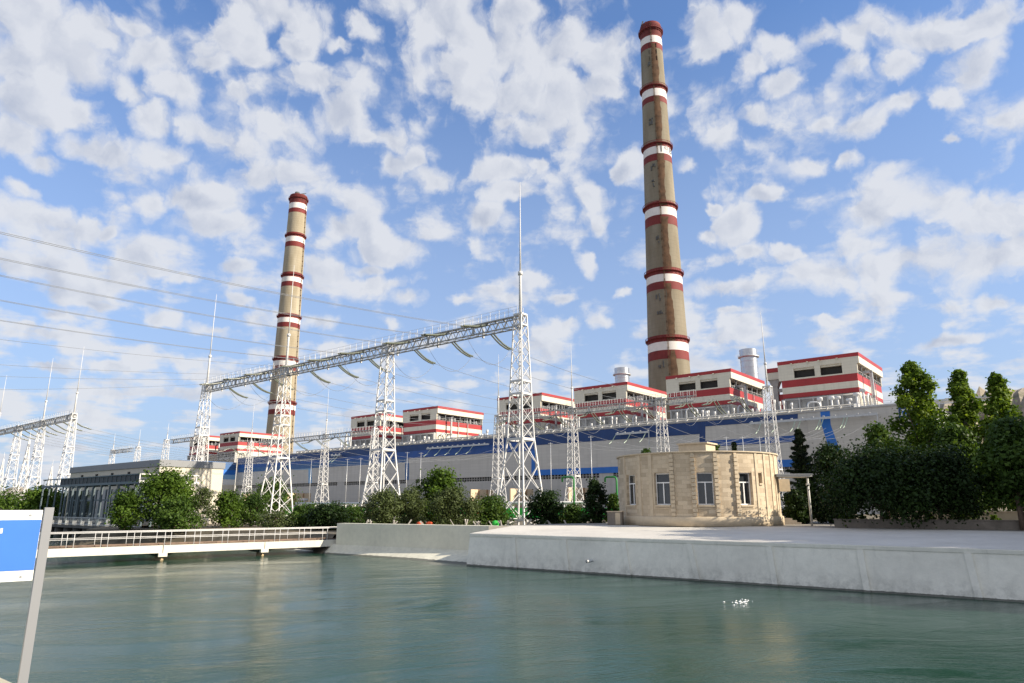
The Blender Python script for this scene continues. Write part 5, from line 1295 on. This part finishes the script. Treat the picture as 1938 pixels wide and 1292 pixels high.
for i, (xv, xt, yt) in enumerate(((1085.5, 1064, 902), (1166.5, 1145, 902))):
    vv = 106; u, z = on_v(xv, yt, vv); ut, _ = on_v(xt, yt, vv); dz = z - YG; r_ = .17
    a = MB(); a.tube([(0, 0, 0), (0, 0, dz - .5), (-.12, 0, dz - .18), (-.45, 0, dz), (ut - u + .3, 0, dz), (ut - u, 0, dz - .15), (ut - u, 0, dz - .9)], r_, 8)
    o = a.build('green_pipe', 'green'); o.location = W(u, vv, YG); o.rotation_euler = (0, 0, PR); tag(o, ['green gooseneck pipe in front of a lattice tower, farther from the pavilion', 'green gooseneck pipe close to the left edge of the stone pavilion'][i], 'pipe', 'green gooseneck pipes')
# little green and orange bins / drums by the wall
for i, (x, y, m_, nm, lab) in enumerate(((938, 990, 'greennet', 'bin', 'bright green bin just behind the wall beside the gantry tower leg'), (795, 989, 'orange', 'drum', 'left small orange-red drum behind the channel wall'), (813, 989, 'orange', 'drum', 'right small orange-red drum behind the channel wall'))):
    p = on_Y(x, y, 66); a = MB(); a.smooth = True; a.lathe([(.28, 0), (.32, .1), (.34, .7), (.30, .95), (.1, 1.02)], 16); o = a.build(nm, m_); o.location = (p.x, p.y, YG); o.scale = (1.0, 1, 1.05 if i == 0 else .95); tag(o, lab, nm)
p = on_Y(903, 956, 100); a = MB(); a.box(0, 3, 0, 1.4, .4, 1.2); a.box(.4, 2.2, .1, 1.3, 1.2, 1.8); o = a.build('site_cart', ['orange']); o.location = (p.x, p.y, YG + .4); tag(o, 'small red cart or box beneath the white pipeline, right of the bright tree', 'cart')
# rubble along the top of the channel wall
rr_ = random.Random(21); a = MB()
for k in range(26):
    x = rr_.uniform(660, 1150); p = on_Y(x, 990, 62 if x < 930 else 62.5); ang_ = rr_.uniform(0, 3); hh = rr_.uniform(.1, .4)
    z0 = YG; a.bar((p.x, p.y + 1.5, -.5), (p.x + rr_.uniform(-.6, .6), p.y + 1.5 + rr_.uniform(-.2, .2), CREST + hh * .7), rr_.uniform(.05, .2), rr_.uniform(.05, .15))
tag(a.build('rubble', 'rubble'), 'pale broken rubble and stakes strewn behind the channel wall', 'rubble', kind='stuff')

# ------------------------------------------------------------------ sign at lower left
SD = 4.7
pt = on_Y(93.5, 960, SD); 
sp2 = empty('sign_board', (pt.x, pt.y, -0.3), 0, 'blue and white information board on a grey metal post in the lower left corner', 'sign')
zt_ = pt.z + 0.3; ba = R(40)
dxv = Vector((-math.cos(ba), -math.sin(ba), 0))        # board runs to the left and toward the camera
def sgn(s_, z, off=0.0): n_ = Vector((math.sin(ba), -math.cos(ba), 0)); return (dxv.x * s_ + n_.x * off, dxv.y * s_ + n_.y * off, z + .3)
a = MB(); a.bar((0, 0, 0), (0, 0, zt_), .052, .052, up=tuple(dxv)); a.build('post', 'signpost', sp2)
zt0 = on_Y(88, 965, SD).z; zt3 = on_Y(66, 1097, SD).z; zbl0 = on_Y(85, 983, SD).z; zbl1 = on_Y(70, 1077, SD).z
def panel(nm, mt, s0, s1, z0, z1, o0, o1):
    a = MB(); a.add([sgn(s0, z0, o0), sgn(s1, z0, o0), sgn(s1, z1, o0), sgn(s0, z1, o0), sgn(s0, z0, o1), sgn(s1, z0, o1), sgn(s1, z1, o1), sgn(s0, z1, o1)], [(0, 1, 2, 3), (4, 7, 6, 5), (0, 4, 5, 1), (1, 5, 6, 2), (2, 6, 7, 3), (3, 7, 4, 0)]); return a.build(nm, mt, sp2)
panel('white_panel', 'signwhite', .035, 1.7, zt3, zt0, .0, .02)
panel('blue_panel', 'signblue', .036, 1.7, zbl1, zbl0, .02, .024)
for s_, z_ in ((.09, zt0 - .03), (.09, zt3 + .03), (1.2, zt0 - .03)):
    panel('bolt', 'galv', s_, s_ + .012, z_ - .006, z_ + .006, .02, .028)
zl0 = on_Y(8, 1011, SD * .93).z; zl1 = on_Y(8, 1001, SD * .93).z
for s_ in (.2355, .2525): panel('letter_stroke', 'signwhite', s_, s_ + .0125, zl0, zl1, .024, .027)

# small raised white flecks scattered on the water
a = MB(); rf = random.Random(2)
for k in range(26):
    x = 1403 + rf.gauss(0, 9); y = 1140 + rf.gauss(0, 3.5); p = on_z(x, y, WZ + .012); w_ = rf.uniform(.02, .08); h_ = rf.uniform(.02, .05)
    a.add([(p.x - w_, p.y, p.z), (p.x, p.y - h_, p.z), (p.x + w_, p.y + .02, p.z), (p.x + .02, p.y + h_, p.z), (p.x, p.y, p.z + .03)], [(0, 1, 4), (1, 2, 4), (2, 3, 4), (3, 0, 4)])
tag(a.build('fleck_patch', 'fleck'), 'tiny patch of white flecks on the water before the ribbed wall', 'fleck', kind='stuff')

# ------------------------------------------------------------------ trees
def leaf_mesh(name, C, Nn, size, tone, mt, parent, aspect=1.5):
    n = len(C); rs = np.random.RandomState(n % 1000 + 3)
    N_ = Nn / (np.linalg.norm(Nn, axis=1, keepdims=True) + 1e-9)
    A_ = np.cross(N_, rs.normal(size=(n, 3))); A_ /= (np.linalg.norm(A_, axis=1, keepdims=True) + 1e-9); B_ = np.cross(N_, A_)
    s_ = (size * rs.uniform(.6, 1.25, n))[:, None]
    V = np.empty((n, 4, 3)); V[:, 0] = C - A_ * s_ * .5 * aspect; V[:, 1] = C - B_ * s_ * .5; V[:, 2] = C + A_ * s_ * .5 * aspect + N_ * s_ * .15; V[:, 3] = C + B_ * s_ * .5
    me = bpy.data.meshes.new(name); me.vertices.add(4 * n); me.vertices.foreach_set('co', V.reshape(-1))
    me.loops.add(4 * n); me.loops.foreach_set('vertex_index', np.arange(4 * n, dtype=np.int32))
    me.polygons.add(n); me.polygons.foreach_set('loop_start', np.arange(0, 4 * n, 4, dtype=np.int32)); me.polygons.foreach_set('loop_total', np.full(n, 4, dtype=np.int32))
    at = me.attributes.new('tone', 'FLOAT', 'FACE'); at.data.foreach_set('value', tone.astype(np.float32))
    me.materials.append(M[mt]); me.update(); me.validate()
    o = bpy.data.objects.new(name, me); COL.objects.link(o); o.parent = parent; return o
def tree(name, label, loc, H, Wd, mt, seed, kind='round', n=5000, leaf=.22, trunk=.2, barkm='bark', base=.12, group='trees and bushes of the yard', cat='tree', lean=0.0, tr_r=None):
    rs = np.random.RandomState(seed); root = empty(name, loc, 0, label, cat, group)
    H = H - Wd * {'poplar': .10, 'conifer': .02, 'weep': .10}.get(kind, .10)
    tops = []; nc = {'round': 26, 'bush': 30, 'poplar': 54, 'conifer': 60, 'weep': 40, 'open': 22}[kind]
    for k in range(nc):
        f = (k + .5) / nc; a_ = k * 2.39996 + rs.uniform(-.4, .4)
        if kind in ('round', 'open'):
            zz = base + (1 - base) * (f ** .8); prof = math.sin(math.pi * min(1, max(.05, (zz - base * .4) / (1.04 - base * .4))) ** .85) ; rr = rs.uniform(.25, .85) * prof * Wd / 2
        elif kind == 'bush':
            zz = .06 + .90 * f ** .9; prof = math.sqrt(max(.02, 1 - (zz - .42) ** 2 / .36)); rr = rs.uniform(.2, .85) * prof * Wd / 2
        elif kind == 'poplar':
            zz = base + (1 - base) * f; prof = min(1, (1 - zz) * 1.6 + .06) * min(1, (zz - base) * 5 + .45); rr = rs.uniform(.1, .98) * prof * Wd / 2
        elif kind == 'conifer':
            zz = base + (1 - base) * f; prof = (1 - zz) ** .8 + .04; rr = rs.uniform(.5, .95) * prof * Wd / 2
        else:
            zz = base + (1 - base) * f ** .7; prof = math.sqrt(max(.03, 1 - (zz - .5) ** 2 / .30)); rr = rs.uniform(.3, .9) * prof * Wd / 2
        tops.append(((math.cos(a_) * rr + lean * zz * H, math.sin(a_) * rr, zz * H), prof))
    # trunk and limbs
    tr = MB(); tr_ = tr_r or trunk; hh = H * (.8 if kind in ('poplar', 'conifer') else .55)
    tr.tube([(0, 0, -.1), (rs.uniform(-.1, .1) + lean * hh * .4, 0, hh * .4), (lean * hh, rs.uniform(-.1, .1), hh)], [tr_, tr_ * .7, tr_ * .25], 8)
    for k in range(0, nc, 2 if kind != 'conifer' else 1):
        p, _ = tops[k]; st = p[2] * (.55 if kind != 'conifer' else .98); st = min(st, hh * .95)
        m1 = (p[0] * .45 + lean * st * .5, p[1] * .45, st + (p[2] - st) * .45)
        tr.tube([(lean * st, 0, st), m1, p], [tr_ * .38, tr_ * .22, tr_ * .06], 5, caps=False)
    tr.build('trunk', barkm, root)
    # leaves
    per = n // nc; Cs = []; Ns = []; Tn = []
    for (p, prof) in tops:
        cr = Wd * {'round': .19, 'bush': .20, 'poplar': .15, 'conifer': .10, 'weep': .20, 'open': .15}[kind] * rs.uniform(.7, 1.25) * ((1.45 - 1.0 * p[2] / H) if kind == 'poplar' else 1.0)
        cz = cr * {'poplar': .9, 'conifer': .35, 'weep': .8}.get(kind, .75)
        m_ = int(per * (.6 + .8 * rs.rand())); d = rs.normal(size=(m_, 3)); d /= np.linalg.norm(d, axis=1, keepdims=True)
        rad_ = rs.uniform(.15, 1.0, (m_, 1)) ** .45 * (1 + .22 * rs.normal(size=(m_, 1)))
        sub = rs.normal(size=(6, 3)); sub /= np.linalg.norm(sub, axis=1, keepdims=True)
        lump = np.max(d @ sub.T, axis=1)[:, None]; rad_ = rad_ * (.62 + .5 * lump) * np.where(rs.rand(m_, 1) < .12, 1.4, 1.0)
        pts = np.array(p) + d * rad_ * np.array([cr, cr, cz])
        if kind == 'conifer':
            dirn = np.array([p[0], p[1], 0]); L_ = np.linalg.norm(dirn) + 1e-6; t_ = rs.uniform(.1, 1.15, (m_, 1)); pts = np.array([0, 0, p[2]]) + np.array([p[0], p[1], .25 * L_]) * t_ + d * np.array([.16, .16, .10]) * (1.6 - t_)
        if kind == 'weep': pts[:, 2] -= (rs.uniform(0, 1, m_) ** 2) * cr * .9
        Cs.append(pts); nn = d + rs.normal(size=(m_, 3)) * .7 + np.array([0, 0, .5]); Ns.append(nn)
        ct = rs.uniform(0.15, .85); Tn.append(np.clip(ct + rs.normal(size=m_) * .2, 0, 1))
    C_ = np.concatenate(Cs); N2 = np.concatenate(Ns); T2 = np.concatenate(Tn); keep = C_[:, 2] > 0.02
    leaf_mesh('crown', C_[keep], N2[keep], leaf, T2[keep], mt, root, 1.5 if kind != 'conifer' else 2.5)
    return root
def ptree(x0, x1, ytop, Y, zb, *a, **kw):
    c_ = on_Y((x0 + x1) / 2, 957, Y); top = on_Y((x0 + x1) / 2, ytop, Y); lft = on_Y(x0, 940, Y); rgt = on_Y(x1, 940, Y)
    return tree(a[0], a[1], (c_.x, Y, zb), top.z - zb, (rgt.x - lft.x) * kw.pop('ws', 1.18), *a[2:], **kw)
# left yard
ptree(248, 372, 886, 76, YG, 'leafy_tree', 'large bright green spreading tree in front of the pump house', 'leaf_bright', 1, kind='round', n=11000, leaf=.20, trunk=.22, base=.15)
ptree(352, 412, 918, 74, YG, 'olive_tree', 'grey-green olive tree in front of the left tower foot of the biggest gantry', 'leaf_olive', 2, kind='open', n=3000, leaf=.13, trunk=.12, barkm='palebark')
ptree(402, 458, 925, 80, YG, 'leafy_bush', 'bright leafy bush right of the white tower foot near the pump house corner', 'leaf_bright', 3, kind='bush', n=4000, leaf=.18, cat='bush')
ptree(440, 515, 930, 84, YG, 'leafy_bush', 'mid green bush left of the wide tower foot', 'leaf_mid', 4, kind='bush', n=4500, leaf=.18, cat='bush')
ptree(470, 560, 905, 126, YG, 'leafy_tree', 'darker tree behind the wide gantry tower foot', 'leaf_mid', 24, kind='round', n=4500, leaf=.3)
ptree(490, 560, 962, 72, YG, 'leafy_bush', 'small grey-green bush under the wide tower foot', 'leaf_olive', 5, kind='bush', n=2500, leaf=.14, cat='bush')
ptree(545, 612, 952, 74, YG, 'leafy_bush', 'round mid green bush right of the wide tower foot', 'leaf_mid', 6, kind='bush', n=5000, leaf=.17, cat='bush')
ptree(585, 662, 950, 72, YG, 'leafy_bush', 'dark round bush right above the end of the footbridge', 'leaf_dark', 7, kind='bush', n=5500, leaf=.17, cat='bush')
ptree(640, 700, 955, 82, YG, 'leafy_bush', 'low green bush behind the left end of the channel wall', 'leaf_mid', 8, kind='bush', n=3000, leaf=.18, cat='bush')
ptree(690, 765, 922, 68, YG, 'olive_tree', 'wide grey-green olive bush behind the channel wall, left one', 'leaf_olive', 9, kind='bush', n=9000, leaf=.14, cat='bush')
ptree(745, 805, 920, 70, YG, 'olive_tree', 'grey-green olive bush behind the channel wall, between the wide one and the bright tree', 'leaf_olive', 10, kind='bush', n=7000, leaf=.14, cat='bush')
ptree(788, 876, 887, 74, YG, 'leafy_tree', 'tall bright green tree in the middle of the yard behind the olive bushes', 'leaf_bright', 11, kind='round', n=8000, leaf=.21, base=.1)
ptree(818, 900, 918, 67, YG, 'olive_tree', 'grey-green olive bush in front of the tall bright tree', 'leaf_olive', 12, kind='bush', n=9000, leaf=.14, cat='bush')
ptree(890, 968, 935, 72, YG, 'leafy_bush', 'loose green bush left of the tallest-rod tower foot', 'leaf_mid', 13, kind='bush', n=5500, leaf=.18, cat='bush')
ptree(1000, 1066, 924, 66, YG, 'dark_bush', 'very dark rounded shrub just right of the tallest-rod tower foot', 'leaf_dark', 14, kind='bush', n=7000, leaf=.16, cat='bush')
ptree(1055, 1110, 952, 68, YG, 'leafy_bush', 'low reddish green bush under the left green pipe', 'leaf_mid', 15, kind='bush', n=3500, leaf=.16, cat='bush')
ptree(1103, 1150, 906, 64, YG, 'dark_tree', 'narrow dark two-topped tree left of the stone pavilion', 'leaf_dark', 16, kind='round', n=5500, leaf=.16, base=.05)
ptree(1140, 1180, 932, 66, YG, 'leafy_bush', 'loose leafy bush behind the utility cabinet', 'leaf_mid', 17, kind='open', n=2500, leaf=.18, cat='bush')
ptree(-60, 60, 925, 125, YG, 'leafy_bush', 'broad bright bush behind the sign at the left edge', 'leaf_bright', 18, kind='bush', n=5000, leaf=.3, cat='bush')
ptree(40, 105, 918, 112, YG, 'leafy_bush', 'bright bush at the foot of the far left gantry tower beside the sign post', 'leaf_bright', 19, kind='bush', n=4000, leaf=.3, cat='bush')
ptree(100, 135, 930, 118, YG, 'leafy_bush', 'small bush seen through the left end of the blue-grey frame', 'leaf_mid', 20, kind='bush', n=2500, leaf=.28, cat='bush')
ptree(1482, 1530, 925, 58, CREST, 'dark_bush', 'dark bush behind the canopy post at the right side of the pavilion', 'leaf_dark', 28, kind='bush', n=9000, leaf=.15, cat='bush')
ptree(1545, 1595, 915, 60, CREST, 'dark_bush', 'dark bush behind the feathery trees right of the canopy', 'leaf_dark', 29, kind='bush', n=8000, leaf=.15, cat='bush')
ptree(215, 262, 925, 73, YG, 'leafy_bush', 'bushy green shrub against the right end of the blue-grey steel frame', 'leaf_bright', 21, kind='bush', n=4000, leaf=.18, cat='bush')
ptree(300, 372, 940, 71, YG, 'leafy_bush', 'dark low bush below the large bright spreading tree', 'leaf_mid', 22, kind='bush', n=5000, leaf=.18, cat='bush')
# behind the pavilion
ptree(1208, 1246, 845, 66, YG, 'leafy_tree', 'thin tree whose tips just clear the roof of the pavilion at left', 'leaf_mid', 25, kind='open', n=1800, leaf=.2)
ptree(1352, 1375, 840, 64, YG, 'leafy_tree', 'tree tip just right of the pavilion roof box', 'leaf_mid', 26, kind='open', n=1200, leaf=.2)
ptree(1388, 1408, 838, 68, YG, 'dark_tree', 'dark conifer tip above the pavilion roof', 'leaf_needle', 27, kind='conifer', n=3500, leaf=.16, cat='tree')
# right side
ptree(1482, 1566, 812, 62, CREST, 'conifer', 'dark ragged conifer right of the pavilion with drooping spiky branches', 'leaf_needle', 30, kind='conifer', n=16000, leaf=.15, base=.03, lean=.012)
ptree(1532, 1632, 838, 59, CREST, 'feathery_tree', 'dark feathery tree between the conifer and the big dark tree', 'leaf_dark', 31, kind='round', n=12000, leaf=.15, base=.05)
ptree(1590, 1740, 842, 46.8, CREST, 'feathery_tree', 'broad dark feathery tree with arching branches over the planter wall', 'leaf_dark', 32, kind='weep', n=22000, leaf=.15, base=.34, tr_r=.14)
ptree(1700, 1850, 846, 45.8, CREST, 'feathery_tree', 'broad dark feathery tree in front of the tall poplar-like trees', 'leaf_dark', 33, kind='weep', n=20000, leaf=.15, base=.34, tr_r=.14)
ptree(1704, 1822, 672, 60, CREST, 'plane_tree', 'tallest light green tree, leftmost of the three tall ones at right', 'leaf_plane', 34, kind='poplar', n=20000, leaf=.2, base=.10, ws=1.4, tr_r=.2)
ptree(1806, 1900, 690, 57, CREST, 'plane_tree', 'tall light green tree, middle one of the three tall ones at right', 'leaf_plane', 35, kind='poplar', n=17000, leaf=.2, base=.12, ws=1.4, tr_r=.18, barkm='palebark')
ptree(1876, 1975, 697, 54, CREST, 'plane_tree', 'tall light green tree at the right edge of the picture', 'leaf_plane', 36, kind='poplar', n=16000, leaf=.2, base=.12, ws=1.4, tr_r=.18, barkm='palebark')
ptree(1780, 1870, 800, 49, CREST, 'leafy_tree', 'dark leafy tree filling the gap below the middle tall tree', 'leaf_mid', 37, kind='round', n=9000, leaf=.2, base=.15, barkm='palebark')
ptree(1870, 1990, 790, 43, CREST, 'leafy_tree', 'dark leafy tree at the right edge below the tall ones', 'leaf_mid', 38, kind='round', n=11000, leaf=.2, base=.22)
ptree(1640, 1720, 800, 64, CREST, 'leafy_tree', 'mid green tree partly hidden behind the broad dark tree', 'leaf_mid', 39, kind='round', n=5000, leaf=.24, base=.1)
# trees further along the bank, outside the picture, whose shade falls on the wall
k = 0
for (X, Y, H, Wd) in ((38.5, 38.5, 14.5, 8), (43, 36, 16, 9), (37, 35, 14, 7), (46, 33, 17, 9), (41, 31, 15, 8), (49, 37, 16.5, 8), (43, 27, 15, 8), (52, 31, 18, 9), (51, 25, 16, 9), (45, 22, 14, 8), (58, 30, 17, 9), (50, 50, 13, 8), (54, 46, 14, 8), (47.5, 54.5, 12, 8), (58, 53, 15, 9)):
    tree('leafy_tree', 'leafy bank tree beyond the right edge of the picture', (X, Y, CREST), H, Wd, 'leaf_mid', 60 + k, kind='round', n=9000, leaf=.36, base=.10, group='bank trees beyond the right edge'); k += 1
# small shrubs on the planter
for i, x in enumerate((1616, 1632, 1655, 1700, 1789, 1850, 1915)):
    p = on_z(x, 1000, CREST); tree('planter_shrub', '%s small shrub from the left growing in the planter behind the low wall' % ORD[i], (p.x, p.y + 1.5, CREST), .95, .7, 'leaf_bright', 80 + i, kind='bush', n=350, leaf=.11, cat='shrub', group='planter shrubs', trunk=.03)

for o in bpy.data.objects:
    if 'label' in o and not 4 <= len(o['label'].split()) <= 16: print('LABEL', len(o['label'].split()), o['label'])
